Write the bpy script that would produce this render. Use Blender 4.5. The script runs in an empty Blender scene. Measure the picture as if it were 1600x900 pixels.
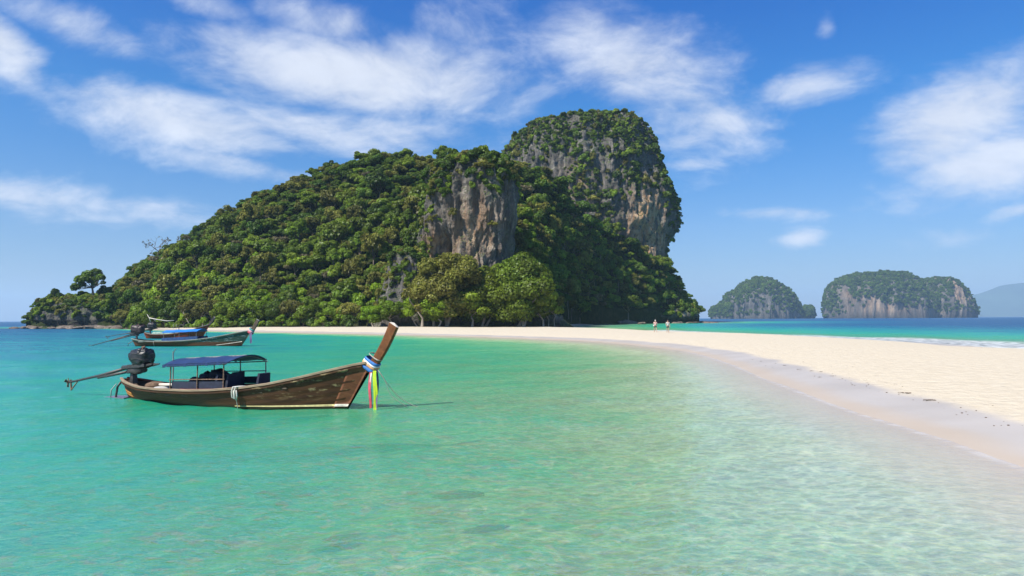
import bpy, bmesh, math, random
import numpy as np
from mathutils import Vector, Matrix, Euler

S = bpy.context.scene
COL = S.collection
random.seed(7)
RNG = np.random.default_rng(11)

# ---------------------------------------------------------------- camera
FPX = 1600 * 24 / 36
CAM_H = 2.6
PITCH = math.atan(48.4 / FPX)
ROLL = 0.00461
_F = np.array([0, math.cos(PITCH), math.sin(PITCH)])
_U0 = np.array([0, -math.sin(PITCH), math.cos(PITCH)])
_R0 = np.array([1.0, 0, 0])
_R = math.cos(ROLL) * _R0 - math.sin(ROLL) * _U0
_U = math.cos(ROLL) * _U0 + math.sin(ROLL) * _R0
_C = np.array([0, 0, CAM_H])

cd = bpy.data.cameras.new("camera")
cam = bpy.data.objects.new("camera", cd)
COL.objects.link(cam)
cd.sensor_width = 36
cd.lens = 24
cd.clip_start = 0.1
cd.clip_end = 60000
M = Matrix((( _R[0], _U[0], -_F[0], 0), (_R[1], _U[1], -_F[1], 0), (_R[2], _U[2], -_F[2], CAM_H), (0, 0, 0, 1)))
cam.matrix_world = M
S.camera = cam

def ray(px, py):
    return _F * FPX + (px - 800) * _R + (450 - py) * _U

def G(px, py, z=0.0):
    """where the sight line through a pixel of the photograph meets height z"""
    d = ray(px, py)
    return _C + d * (z - CAM_H) / d[2]

def P(px, py, D):
    d = ray(px, py)
    return _C + d * D / d[1]

# ---------------------------------------------------------------- light and sky
S.view_settings.view_transform = 'Standard'
S.view_settings.look = 'None'
S.view_settings.exposure = 0.68
S.view_settings.gamma = 1.0
SUN_EL = math.radians(50)
SUN_H = np.array([-0.76, -0.65]); SUN_H = SUN_H / np.linalg.norm(SUN_H)
sun_vec = Vector((SUN_H[0] * math.cos(SUN_EL), SUN_H[1] * math.cos(SUN_EL), math.sin(SUN_EL)))
sl = bpy.data.lights.new("sun", 'SUN')
sl.energy = 4.8
sl.angle = math.radians(0.5)
sl.color = (1.0, 0.94, 0.84)
so = bpy.data.objects.new("sun", sl)
COL.objects.link(so)
so.rotation_euler = sun_vec.to_track_quat('Z', 'Y').to_euler()
so.location = (-200, -100, 300)

W = bpy.data.worlds.new("World")
S.world = W
W.use_nodes = True

class NT:
    """small helper to write node trees"""
    def __init__(s, tree):
        s.t = tree
        tree.nodes.clear()
    def n(s, typ, **kw):
        nd = s.t.nodes.new(typ)
        for k, v in kw.items():
            setattr(nd, k, v)
        return nd
    def link(s, a, b):
        s.t.links.new(a, b)
    def put(s, sock, v):
        if isinstance(v, bpy.types.NodeSocket):
            s.t.links.new(v, sock)
        elif v is not None:
            if isinstance(v, (tuple, list)) and sock.type == 'RGBA' and len(v) == 3:
                v = tuple(v) + (1,)
            sock.default_value = v
    def math(s, op, a, b=None, c=None, clamp=False):
        nd = s.n('ShaderNodeMath', operation=op, use_clamp=clamp)
        s.put(nd.inputs[0], a)
        if b is not None: s.put(nd.inputs[1], b)
        if c is not None: s.put(nd.inputs[2], c)
        return nd.outputs[0]
    def vmath(s, op, a, b=None, out=0):
        nd = s.n('ShaderNodeVectorMath', operation=op)
        s.put(nd.inputs[0], a)
        if b is not None: s.put(nd.inputs[1], b)
        return nd.outputs[out]
    def mix(s, f, a, b, blend='MIX', clamp=False):
        nd = s.n('ShaderNodeMix', data_type='RGBA', blend_type=blend, clamp_factor=True)
        s.put(nd.inputs[0], f); s.put(nd.inputs[6], a); s.put(nd.inputs[7], b)
        return nd.outputs[2]
    def mapr(s, v, a, b, c=0.0, d=1.0, smooth=False):
        nd = s.n('ShaderNodeMapRange', interpolation_type='SMOOTHSTEP' if smooth else 'LINEAR')
        s.put(nd.inputs[0], v)
        for i, q in enumerate((a, b, c, d)):
            s.put(nd.inputs[i + 1], q)
        return nd.outputs[0]
    def ramp(s, f, stops, interp='LINEAR'):
        nd = s.n('ShaderNodeValToRGB')
        cr = nd.color_ramp
        cr.interpolation = interp
        while len(cr.elements) < len(stops): cr.elements.new(0.5)
        for e, (p, c) in zip(cr.elements, stops):
            e.position = p
            e.color = tuple(c) + (1,) if len(c) == 3 else c
        s.put(nd.inputs[0], f)
        return nd.outputs[0]
    def noise(s, vec, scale, detail=4, rough=0.55, dist=0.0, out=0):
        nd = s.n('ShaderNodeTexNoise')
        s.put(nd.inputs['Vector'], vec)
        nd.inputs['Scale'].default_value = scale
        nd.inputs['Detail'].default_value = detail
        nd.inputs['Roughness'].default_value = rough
        nd.inputs['Distortion'].default_value = dist
        return nd.outputs[out]
    def mapping(s, vec, scale=(1, 1, 1), rot=(0, 0, 0), loc=(0, 0, 0)):
        nd = s.n('ShaderNodeMapping')
        s.put(nd.inputs[0], vec)
        nd.inputs['Scale'].default_value = scale
        nd.inputs['Rotation'].default_value = rot
        nd.inputs['Location'].default_value = loc
        return nd.outputs[0]
    def bump(s, h, strength=0.5, dist=0.1, normal=None):
        nd = s.n('ShaderNodeBump')
        s.put(nd.inputs['Strength'], strength)
        s.put(nd.inputs['Distance'], dist)
        s.put(nd.inputs['Height'], h)
        if normal is not None: s.put(nd.inputs['Normal'], normal)
        return nd.outputs[0]

def build_world():
    t = NT(W.node_tree)
    sky = t.n('ShaderNodeTexSky', sky_type='NISHITA')
    sky.sun_disc = False
    sky.sun_elevation = SUN_EL
    sky.sun_rotation = math.atan2(SUN_H[0], SUN_H[1])
    sky.altitude = 0
    sky.air_density = 1.0
    sky.dust_density = 0.6
    sky.ozone_density = 3.0
    dirv = t.n('ShaderNodeTexCoord').outputs['Generated']
    sep = t.n('ShaderNodeSeparateXYZ'); t.link(dirv, sep.inputs[0])
    x, y, z = sep.outputs
    az = t.math('ARCTAN2', x, y)
    el = t.math('ARCSINE', z)
    # deeper blue than the raw model, towards the tropical sky of the photograph
    hs = t.n('ShaderNodeHueSaturation')
    hs.inputs['Saturation'].default_value = 1.25
    hs.inputs['Value'].default_value = 1.0
    t.link(sky.outputs[0], hs.inputs['Color'])
    tint = t.ramp(t.math('MULTIPLY', t.math('MAXIMUM', el, 0.0), 1.0), [(0.0, (0.38, 0.385, 0.48)), (0.13, (0.45, 0.53, 0.66)), (0.30, (0.19, 0.56, 0.80)), (0.48, (0.0, 0.43, 0.86))])
    skyc = t.mix(1.0, hs.outputs[0], tint, 'MULTIPLY')
    # cloud sheet: noise laid out on a plane high above
    zz = t.math('ADD', t.math('MAXIMUM', z, 0.0), 0.36)
    comb = t.n('ShaderNodeCombineXYZ')
    t.put(comb.inputs[0], t.math('DIVIDE', x, zz))
    t.put(comb.inputs[1], t.math('DIVIDE', y, zz))
    pl = comb.outputs[0]
    warp = t.noise(pl, 1.6, 3, 0.5, out=1)
    plw = t.vmath('ADD', pl, t.vmath('SCALE', t.vmath('SUBTRACT', warp, (0.5, 0.5, 0.5)), None))
    t.t.nodes[-1]
    for nd in t.t.nodes:
        if nd.type == 'VECT_MATH' and nd.operation == 'SCALE':
            nd.inputs['Scale'].default_value = 0.34
    n1 = t.noise(t.mapping(plw, (1.0, 1.1, 1), (0, 0, 0.45)), 2.9, 9, 0.62)
    n2 = t.noise(t.mapping(plw, (1.0, 1.3, 1), (0, 0, 0.6), (3, 1, 0)), 8.5, 7, 0.62)
    pat = t.math('ADD', t.math('MULTIPLY', n1, 0.68), t.math('MULTIPLY', n2, 0.32))
    blobs = [  # photo x, y, half width, half height, slope, weight
        (560, 118, 215, 44, 0.02, 1.0), (700, 120, 120, 40, 0.05, 0.55), (300, 190, 150, 32, 0.12, 0.95),
        (520, 205, 190, 30, 0.05, 0.8), (390, 262, 140, 15, 0.12, 0.75), (1000, 105, 115, 48, 0.35, 0.85),
        (1090, 180, 110, 55, 0.1, 0.75), (1250, 135, 90, 26, -0.1, 0.75), (1500, 185, 110, 48, -0.25, 1.0),
        (1560, 250, 110, 42, -0.1, 0.9), (5, 70, 50, 34, 0.5, 1.0), (70, 22, 130, 26, 0.18, 0.75),
        (40, 308, 140, 24, 0.10, 0.85), (230, 330, 110, 16, 0.05, 0.7), (510, 35, 100, 28, 0.12, 0.75),
        (730, 45, 90, 40, 0.0, 0.5), (330, 12, 60, 16, 0.0, 0.65), (1220, 332, 80, 9, 0.02, 0.6),
        (1252, 374, 26, 10, 0.0, 0.75), (1291, 44, 14, 16, 0.0, 0.55), (1480, 375, 60, 18, 0.0, 0.45),
        (1580, 333, 30, 10, -0.2, 0.75), (1090, 255, 60, 10, 0.0, 0.6), (830, 130, 60, 40, 0, 0.45),
    ]
    tot = None
    for (bx, by, rx, ry, sl_, wt) in blobs:
        d = ray(bx, by); d = d / np.linalg.norm(d)
        a0 = math.atan2(d[0], d[1]); e0 = math.asin(d[2])
        cosv = 1.0 / np.linalg.norm(ray(bx, by) / FPX)
        k = 1.0 / FPX
        rx, ry = rx * 1.38, ry * 1.6
        da = t.math('MULTIPLY', t.math('SUBTRACT', az, a0), 1.0 / (rx * k * cosv))
        sl2 = sl_ * rx / ry
        de = t.math('MULTIPLY', t.math('SUBTRACT', el, e0), 1.0 / (ry * k * cosv))
        de = t.math('MULTIPLY_ADD', da, sl2, de)
        r2 = t.math('MULTIPLY_ADD', de, de, t.math('MULTIPLY', da, da))
        g = t.math('MULTIPLY', t.math('EXPONENT', t.math('MULTIPLY', r2, -0.75)), wt)
        tot = g if tot is None else t.math('MAXIMUM', tot, g)
    # the same kind of cloud goes on round the sky outside the blobs
    far = t.mapr(t.math('ABSOLUTE', az), 0.72, 1.0, 0.0, 0.42, True)
    tot = t.math('MAXIMUM', tot, far)
    # raised as the horizon nears: thin veil
    dens = t.math('ADD', t.math('MULTIPLY', t.math('SUBTRACT', pat, 0.5), 3.0), t.math('MULTIPLY_ADD', tot, 1.40, -0.40))
    cov = t.mapr(dens, 0.0, 1.1, 0.0, 0.93, True)
    cov = t.math('MULTIPLY', cov, t.mapr(z, -0.02, 0.06, 0.0, 1.0, True))
    shade = t.mapr(n1, 0.3, 0.7, 0.84, 1.06)
    cc = t.n('ShaderNodeVectorMath', operation='SCALE')
    cc.inputs[0].default_value = (4.5, 4.75, 5.3)
    t.put(cc.inputs['Scale'], shade)
    # low milky band of sea air
    out = t.mix(cov, skyc, cc.outputs[0])
    bg = t.n('ShaderNodeBackground')
    bg.inputs['Strength'].default_value = 0.118
    t.link(out, bg.inputs['Color'])
    wo = t.n('ShaderNodeOutputWorld')
    t.link(bg.outputs[0], wo.inputs[0])
    W.cycles.sampling_method = 'MANUAL'
    W.cycles.sample_map_resolution = 512
build_world()

S.cycles.use_denoising = True
try:
    S.cycles.denoiser = 'OPENIMAGEDENOISE'
except Exception:
    pass
S.cycles.max_bounces = 8
S.cycles.transparent_max_bounces = 12
S.cycles.diffuse_bounces = 3
S.cycles.glossy_bounces = 3
S.cycles.volume_bounces = 1
S.cycles.sample_clamp_indirect = 5.0
S.cycles.sample_clamp_direct = 12.0
S.cycles.caustics_reflective = False
S.cycles.caustics_refractive = False

# ---------------------------------------------------------------- helpers
def _hash(ix, iy, iz, seed):
    h = (ix.astype(np.int64) * 374761393 + iy.astype(np.int64) * 668265263 + iz.astype(np.int64) * 2147483647 + seed * 1274126177) & 0xFFFFFFFF
    h = ((h ^ (h >> 13)) * 1274126177) & 0xFFFFFFFF
    h = h ^ (h >> 16)
    return (h & 0xFFFF) / 65535.0

def vnoise(p, seed=0):
    p = np.asarray(p, float)
    i = np.floor(p).astype(np.int64)
    f = p - i
    f = f * f * (3 - 2 * f)
    r = 0
    for dx in (0, 1):
        wx = f[:, 0] if dx else 1 - f[:, 0]
        for dy in (0, 1):
            wy = f[:, 1] if dy else 1 - f[:, 1]
            for dz in (0, 1):
                wz = f[:, 2] if dz else 1 - f[:, 2]
                r = r + wx * wy * wz * _hash(i[:, 0] + dx, i[:, 1] + dy, i[:, 2] + dz, seed)
    return r * 2 - 1

def fbm(p, octv=4, seed=0, gain=0.5):
    p = np.asarray(p, float)
    a, r, s = 1.0, 0, 0
    for o in range(octv):
        r = r + a * vnoise(p * (2.03 ** o) + 17.3 * o, seed + o)
        s += a
        a *= gain
    return r / s

def smooth(a, b, x):
    t = np.clip((np.asarray(x, float) - a) / (b - a), 0, 1)
    return t * t * (3 - 2 * t)

def mk(name, V, F, mat=None, parent=None, smooth_=False, attrs=None, link=True, mats=None, mi=None):
    V = np.asarray(V, np.float32).reshape(-1, 3)
    me = bpy.data.meshes.new(name)
    if isinstance(F, np.ndarray):
        n, k = F.shape
        me.vertices.add(len(V)); me.vertices.foreach_set('co', V.ravel())
        me.loops.add(n * k); me.loops.foreach_set('vertex_index', F.astype(np.int32).ravel())
        me.polygons.add(n)
        me.polygons.foreach_set('loop_start', np.arange(0, n * k, k, dtype=np.int32))
        me.update(calc_edges=True)
    else:
        me.from_pydata(V.tolist(), [], [list(map(int, f)) for f in F])
        me.update()
    if attrs:
        for an, av in attrs.items():
            at = me.attributes.new(an, 'FLOAT', 'POINT')
            at.data.foreach_set('value', np.asarray(av, np.float32))
    for m_ in (mats or ([mat] if mat else [])):
        me.materials.append(m_)
    if mi is not None:
        me.polygons.foreach_set('material_index', np.asarray(mi, np.int32))
    if smooth_:
        me.polygons.foreach_set('use_smooth', np.ones(len(me.polygons), bool))
    me.update()
    if not link:
        return me
    o = bpy.data.objects.new(name, me)
    COL.objects.link(o)
    if parent is not None:
        o.parent = parent
    return o

def grid_faces(nr, nc, wrap=False):
    i = np.arange(nr - 1)[:, None]
    j = np.arange(nc if wrap else nc - 1)[None, :]
    j2 = (j + 1) % nc
    a = i * nc + j; b = i * nc + j2; c = (i + 1) * nc + j2; d = (i + 1) * nc + j
    return np.stack([a, b, c, d], -1).reshape(-1, 4)

def tag(o, label=None, cat=None, group=None, kind=None):
    if label: o['label'] = label
    if cat: o['category'] = cat
    if group: o['group'] = group
    if kind: o['kind'] = kind
    return o

def empty(name, loc=(0, 0, 0), rz=0.0, scale=1.0):
    o = bpy.data.objects.new(name, None)
    COL.objects.link(o)
    o.location = loc
    o.rotation_euler = (0, 0, rz)
    o.scale = (scale,) * 3
    o.empty_display_size = 0.3
    return o

class MB:
    """gathers shapes into one mesh"""
    def __init__(s): s.v = []; s.f = []
    def add(s, V, F):
        b = len(s.v)
        s.v += [tuple(map(float, q)) for q in V]
        s.f += [[b + int(i) for i in f] for f in F]
        return s
    def box(s, c, size, rot=None, taper=1.0):
        sx, sy, sz = [q / 2 for q in size]
        V = []
        for z in (-1, 1):
            k = taper if z > 0 else 1.0
            for x, y in ((-1, -1), (1, -1), (1, 1), (-1, 1)):
                V.append(Vector((x * sx * k, y * sy * k, z * sz)))
        if rot is not None:
            R = Euler(rot).to_matrix()
            V = [R @ v for v in V]
        V = [v + Vector(c) for v in V]
        return s.add(V, [(3, 2, 1, 0), (4, 5, 6, 7), (0, 1, 5, 4), (1, 2, 6, 5), (2, 3, 7, 6), (3, 0, 4, 7)])
    def tube(s, pts, r, k=8, caps=True):
        pts = [Vector(map(float, p)) for p in pts]
        rr = r if isinstance(r, (list, tuple, np.ndarray)) else [r] * len(pts)
        V = []; F = []
        up = None
        for i, p in enumerate(pts):
            d = (pts[min(i + 1, len(pts) - 1)] - pts[max(i - 1, 0)])
            d = d.normalized() if d.length > 1e-9 else Vector((0, 0, 1))
            if up is None:
                a = Vector((0, 0, 1)) if abs(d.z) < 0.9 else Vector((1, 0, 0))
            else:
                a = up
            u = (a - d * a.dot(d)).normalized()
            w = d.cross(u)
            up = u
            for j in range(k):
                th = 2 * math.pi * j / k
                V.append(p + (u * math.cos(th) + w * math.sin(th)) * float(rr[i]))
        for i in range(len(pts) - 1):
            for j in range(k):
                F.append((i * k + j, i * k + (j + 1) % k, (i + 1) * k + (j + 1) % k, (i + 1) * k + j))
        if caps:
            F.append(tuple(range(k - 1, -1, -1)))
            F.append(tuple(range((len(pts) - 1) * k, len(pts) * k)))
        return s.add(V, F)
    def build(s, name, mat, parent=None, smooth_=False):
        return mk(name, np.array(s.v), s.f, mat, parent, smooth_)

def new_mat(name):
    m = bpy.data.materials.new(name)
    m.use_nodes = True
    return m, NT(m.node_tree)

def simple_mat(name, col, rough=0.6, var=0.25, scale=6.0, bump=0.15, metal=0.0, stretch=(1, 1, 1), col2=None, bdist=0.02):
    m, t = new_mat(name)
    tc = t.n('ShaderNodeTexCoord').outputs['Object']
    v = t.mapping(tc, stretch)
    n = t.noise(v, scale, 6, 0.6)
    c2 = col2 or tuple(max(0, c * (1 - var * 1.6)) for c in col)
    c1 = tuple(min(1, c * (1 + var)) for c in col)
    c = t.mix(t.mapr(n, 0.3, 0.7), c2, c1)
    b = t.n('ShaderNodeBsdfPrincipled')
    t.link(c, b.inputs['Base Color'])
    b.inputs['Roughness'].default_value = rough
    b.inputs['Metallic'].default_value = metal
    if bump:
        t.link(t.bump(n, bump, bdist), b.inputs['Normal'])
    o = t.n('ShaderNodeOutputMaterial')
    t.link(b.outputs[0], o.inputs[0])
    return m

# ---------------------------------------------------------------- ground: sand above and below the water
def W2(px, py, z=0.0):
    g = G(px, py, z); return (g[0], g[1])

lagoon = [(34, -300), (12, -90), (7.5, -30), (7.6, 0), W2(1600, 731), W2(1500, 692), W2(1420, 668), W2(1344, 645), W2(1281, 623), W2(1200, 592),
          W2(1156, 573), W2(1103, 556), W2(1065, 547.5), W2(995, 539.6), W2(925, 533.5), W2(820, 529), W2(680, 524.5), W2(540, 521.3),
          W2(460, 519.8), W2(400, 518.4), W2(340, 517.2), W2(270, 516), W2(225, 514.6), W2(190, 513.0), W2(120, 512.2), W2(85, 512.2)]
backside = [(-172, 285), (-165, 320), (-130, 380), (0, 480), (120, 490), (150, 450), (112, 425), W2(1085, 504.6), W2(1050, 504.4), W2(1000, 505.2),
            W2(950, 506.0), W2(905, 508.0), W2(868, 511.0)]
def push(px, py, z, e):
    g = G(px, py, z); d = np.array([g[0], g[1]]); d = d * (1 + e / np.linalg.norm(d)); return tuple(d)
farbar = [push(905, 512.0, .45, 3), push(942, 512.5, .5, 3), push(1012, 514.2, .6, 4), push(1058, 517.4, .6, 5), push(1174, 522.4, .45, 6), push(1290, 527.2, .35, 5),
          push(1406, 533.4, .2, 4), push(1484, 538, .1, 2), W2(1600, 547.6), (64, 38), (78, 10), (85, -40), (90, -300)]

def seg_dist(pts, X, Y):
    d = np.full(X.shape, 1e18)
    for (ax, ay), (bx, by) in zip(pts[:-1], pts[1:]):
        vx, vy = bx - ax, by - ay
        L = vx * vx + vy * vy + 1e-12
        t = np.clip(((X - ax) * vx + (Y - ay) * vy) / L, 0, 1)
        d = np.minimum(d, (X - ax - t * vx) ** 2 + (Y - ay - t * vy) ** 2)
    return np.sqrt(d)

def smooth_line(pts, n=3):
    p = np.array(pts, float)
    for _ in range(n):
        q = [p[0]]
        for a, b in zip(p[:-1], p[1:]):
            q.append(a * .75 + b * .25); q.append(a * .25 + b * .75)
        q.append(p[-1])
        p = np.array(q)
    return p

lag_s = smooth_line(lagoon, 2); far_s = smooth_line(farbar, 2)
poly = np.concatenate([lag_s, np.array(backside), far_s])

def inside(poly, X, Y):
    r = np.zeros(X.shape, bool)
    x0, y0 = poly[-1]
    for x1, y1 in poly:
        c = ((y1 > Y) != (y0 > Y))
        with np.errstate(divide='ignore', invalid='ignore'):
            xi = (x0 - x1) * (Y - y1) / (y0 - y1 + 1e-15) + x1
        r ^= c & (X < xi)
        x0, y0 = x1, y1
    return r

def sand_height(X, Y):
    X = np.asarray(X, float); Y = np.asarray(Y, float)
    p3 = np.stack([X / 9, Y / 9, np.zeros_like(X)], -1)
    wob = fbm(p3, 3, 5) * np.clip(np.abs(Y) / 60, 0.25, 1.2)
    sl_ = np.maximum(seg_dist(lag_s, X, Y) + 0, 0)
    sf = np.minimum(seg_dist(far_s, X, Y), 1e9)
    sb = seg_dist(np.array([tuple(lag_s[-1])] + backside + [tuple(far_s[0])]), X, Y)
    ins = inside(poly, X, Y)
    sl2 = np.maximum(sl_ + 0.35 * wob, 0)
    # land
    left = smooth(-5, -60, X)
    zl = 0.62 * (1 - np.exp(-sl2 / 5.0)) + 0.030 * np.maximum(sl2 - 10, 0) * left * (Y > 60)
    zl = np.minimum(zl, 2.1)
    L = np.where(Y > 90, 3.0, 3.0 + 9 * smooth(90, 50, Y))
    zf = 0.75 * (1 - np.exp(-sf / L))
    zb = 0.8 * (1 - np.exp(-sb / 5.0))
    k = 0.06
    land = np.minimum(np.minimum(zl, zf + 0.0), np.where(Y > 120, zb + 0.25 * left, 9))
    land = np.maximum(land, 0.0) + 0.02 * fbm(np.stack([X / 3, Y / 3, X * 0], -1), 3, 9) * smooth(0.1, 0.5, land)
    # sea bed
    dl = 0.09 * np.minimum(sl_, 3) + 1.25 * (1 - np.exp(-np.maximum(sl_ - 2, 0) / 11)) + 0.030 * np.maximum(sl_ - 4, 0)
    dl = dl + 0.16 * wob * smooth(2, 10, sl_) + 0.075 * np.maximum(-X - 4, 0) * smooth(3, 15, sl_)
    df = 0.05 * np.minimum(sf, 12) + 0.11 * np.maximum(sf - 8, 0)
    df = np.where(Y > 120, np.minimum(df, 0.06 * np.minimum(sb, 25) + .15 * np.maximum(sb - 25, 0) + 0.1), df)
    lagside = sl_ < np.minimum(sf, sb)
    sea = -np.minimum(np.where(lagside, dl, df), 30)
    return np.where(ins, land, sea)

def polar_rows(r0, r1, n):
    return r0 * (r1 / r0) ** np.linspace(0, 1, n)

def view_angles(nin, nout, a=46):
    inner = np.radians(np.linspace(-a, a, nin))
    outer = np.radians(np.linspace(a, 360 - a, nout + 2)[1:-1])
    return np.concatenate([inner, outer])

# sand mesh
ang = view_angles(380, 60)
rr = np.concatenate([polar_rows(1.2, 60, 190), polar_rows(60, 420, 240)[1:], polar_rows(420, 11500, 30)[1:]])
A, Rr = np.meshgrid(ang, rr)
X = (np.sin(A) * Rr).ravel(); Y = (np.cos(A) * Rr).ravel()
Z = sand_height(X, Y)
nr, nc = len(rr), len(ang)
V = np.stack([X, Y, Z], -1)
V = np.concatenate([V, [[0, 0, sand_height(np.array([0.0]), np.array([0.0]))[0]]]])
Fq = grid_faces(nr, nc, True)[:, ::-1]

def sand_material():
    m, t = new_mat("coral_sand")
    geo = t.n('ShaderNodeNewGeometry').outputs['Position']
    sep = t.n('ShaderNodeSeparateXYZ'); t.link(geo, sep.inputs[0])
    n_big = t.noise(geo, 0.35, 4, 0.5)
    n_mid = t.noise(geo, 3.5, 5, 0.6)
    n_fine = t.noise(geo, 40, 4, 0.65)
    dry = t.mix(t.mapr(n_mid, 0.3, 0.7), (0.53, 0.458, 0.335), (0.62, 0.55, 0.42))
    dry = t.mix(t.mapr(n_fine, 0.25, 0.75), t.mix(0.5, dry, (0.40, 0.33, 0.24)), dry)
    spots = t.mapr(t.noise(geo, 9, 3, 0.7), 0.67, 0.75)
    dry = t.mix(t.math('MULTIPLY', spots, 0.45), dry, (0.33, 0.26, 0.18))
    wetc = t.mix(t.mapr(n_big, 0.35, 0.65), (0.37, 0.333, 0.29), (0.42, 0.38, 0.335))
    zz = t.math('ADD', sep.outputs[2], t.math('MULTIPLY', t.math('SUBTRACT', n_big, 0.5), 0.10))
    wet = t.mapr(zz, 0.205, 0.26, 1.0, 0.0, True)
    swash = t.mapr(zz, 0.03, 0.13, 1.0, 0.0, True)
    wetc = t.mix(t.math('MULTIPLY', swash, 0.6), wetc, (0.43, 0.335, 0.23))
    under = t.mapr(sep.outputs[2], -0.03, -0.25, 0.0, 1.0)
    wetc = t.mix(under, wetc, t.mix(t.mapr(t.noise(geo, 0.8, 5, 0.6), 0.35, 0.7), (0.43, 0.375, 0.27), (0.55, 0.49, 0.37)))
    c = t.mix(wet, dry, wetc)
    b = t.n('ShaderNodeBsdfPrincipled')
    t.link(c, b.inputs['Base Color'])
    t.put(b.inputs['Roughness'], t.mapr(wet, 0, 1, 0.9, 0.5))
    t.put(b.inputs['Specular IOR Level'], t.mapr(wet, 0, 1, 0.15, 0.25))
    # foot-marks and wind ripple on the dry part
    h = t.math('ADD', t.math('MULTIPLY', t.noise(geo, 1.6, 5, 0.62), 1.3), t.math('MULTIPLY', n_fine, 0.10))
    fv = t.n('ShaderNodeTexVoronoi', feature='SMOOTH_F1'); fv.inputs['Scale'].default_value = 1.7; fv.inputs['Smoothness'].default_value = 0.3
    t.link(t.vmath('ADD', geo, t.vmath('MULTIPLY', t.noise(geo, 1.1, 3, 0.6, out=1), (0.8, 0.8, 0.8))), fv.inputs['Vector'])
    h = t.math('ADD', h, t.math('MULTIPLY', t.mapr(fv.outputs['Distance'], 0.06, 0.26), 0.35))
    t.link(t.bump(h, t.mapr(wet, 0, 1, 0.8, 0.05), 0.14), b.inputs['Normal'])
    o = t.n('ShaderNodeOutputMaterial')
    t.link(b.outputs[0], o.inputs[0])
    return m
SAND = sand_material()
beach = mk("beach_sand", V, Fq, SAND, None, True)
tag(beach, kind="structure")

# ---------------------------------------------------------------- the sea
ang = view_angles(520, 50)
rr = np.concatenate([polar_rows(1.0, 5, 12), polar_rows(5, 30, 330)[1:], polar_rows(30, 420, 220)[1:], polar_rows(420, 11400, 40)[1:]])
A, Rr = np.meshgrid(ang, rr)
X = (np.sin(A) * Rr).ravel(); Y = (np.cos(A) * Rr).ravel()
bed = sand_height(X, Y)
depth = np.maximum(-bed, 0)
wz = np.zeros_like(X)
wr = np.random.default_rng(3)
spacing = np.maximum(np.gradient(rr)[:, None] + 0 * A, Rr * np.radians(92 / 520)).ravel()
for i in range(26):
    lam = 0.35 * (1.17 ** i)
    th = math.radians(-70) + wr.normal() * 0.65      # wind from the left
    k = 2 * math.pi / lam
    ph = wr.uniform(0, 6.28)
    warp = 1.2 * lam * fbm(np.stack([X / (lam * 6), Y / (lam * 6), X * 0 + i], -1), 2, 40 + i)
    amp = 0.0026 * lam ** 0.85 * smooth(3.0, 6.0, lam / spacing)
    wz += amp * np.sin(k * (X * math.sin(th) + Y * math.cos(th) + warp) + ph)
wz *= smooth(0.0, 0.5, depth) * 0.9 + 0.1
V = np.stack([X, Y, wz], -1)
keep = ~(bed > 0.35)
Fq = grid_faces(len(rr), len(ang), True)[:, ::-1]
Fq = Fq[keep[Fq].any(1)]

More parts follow.
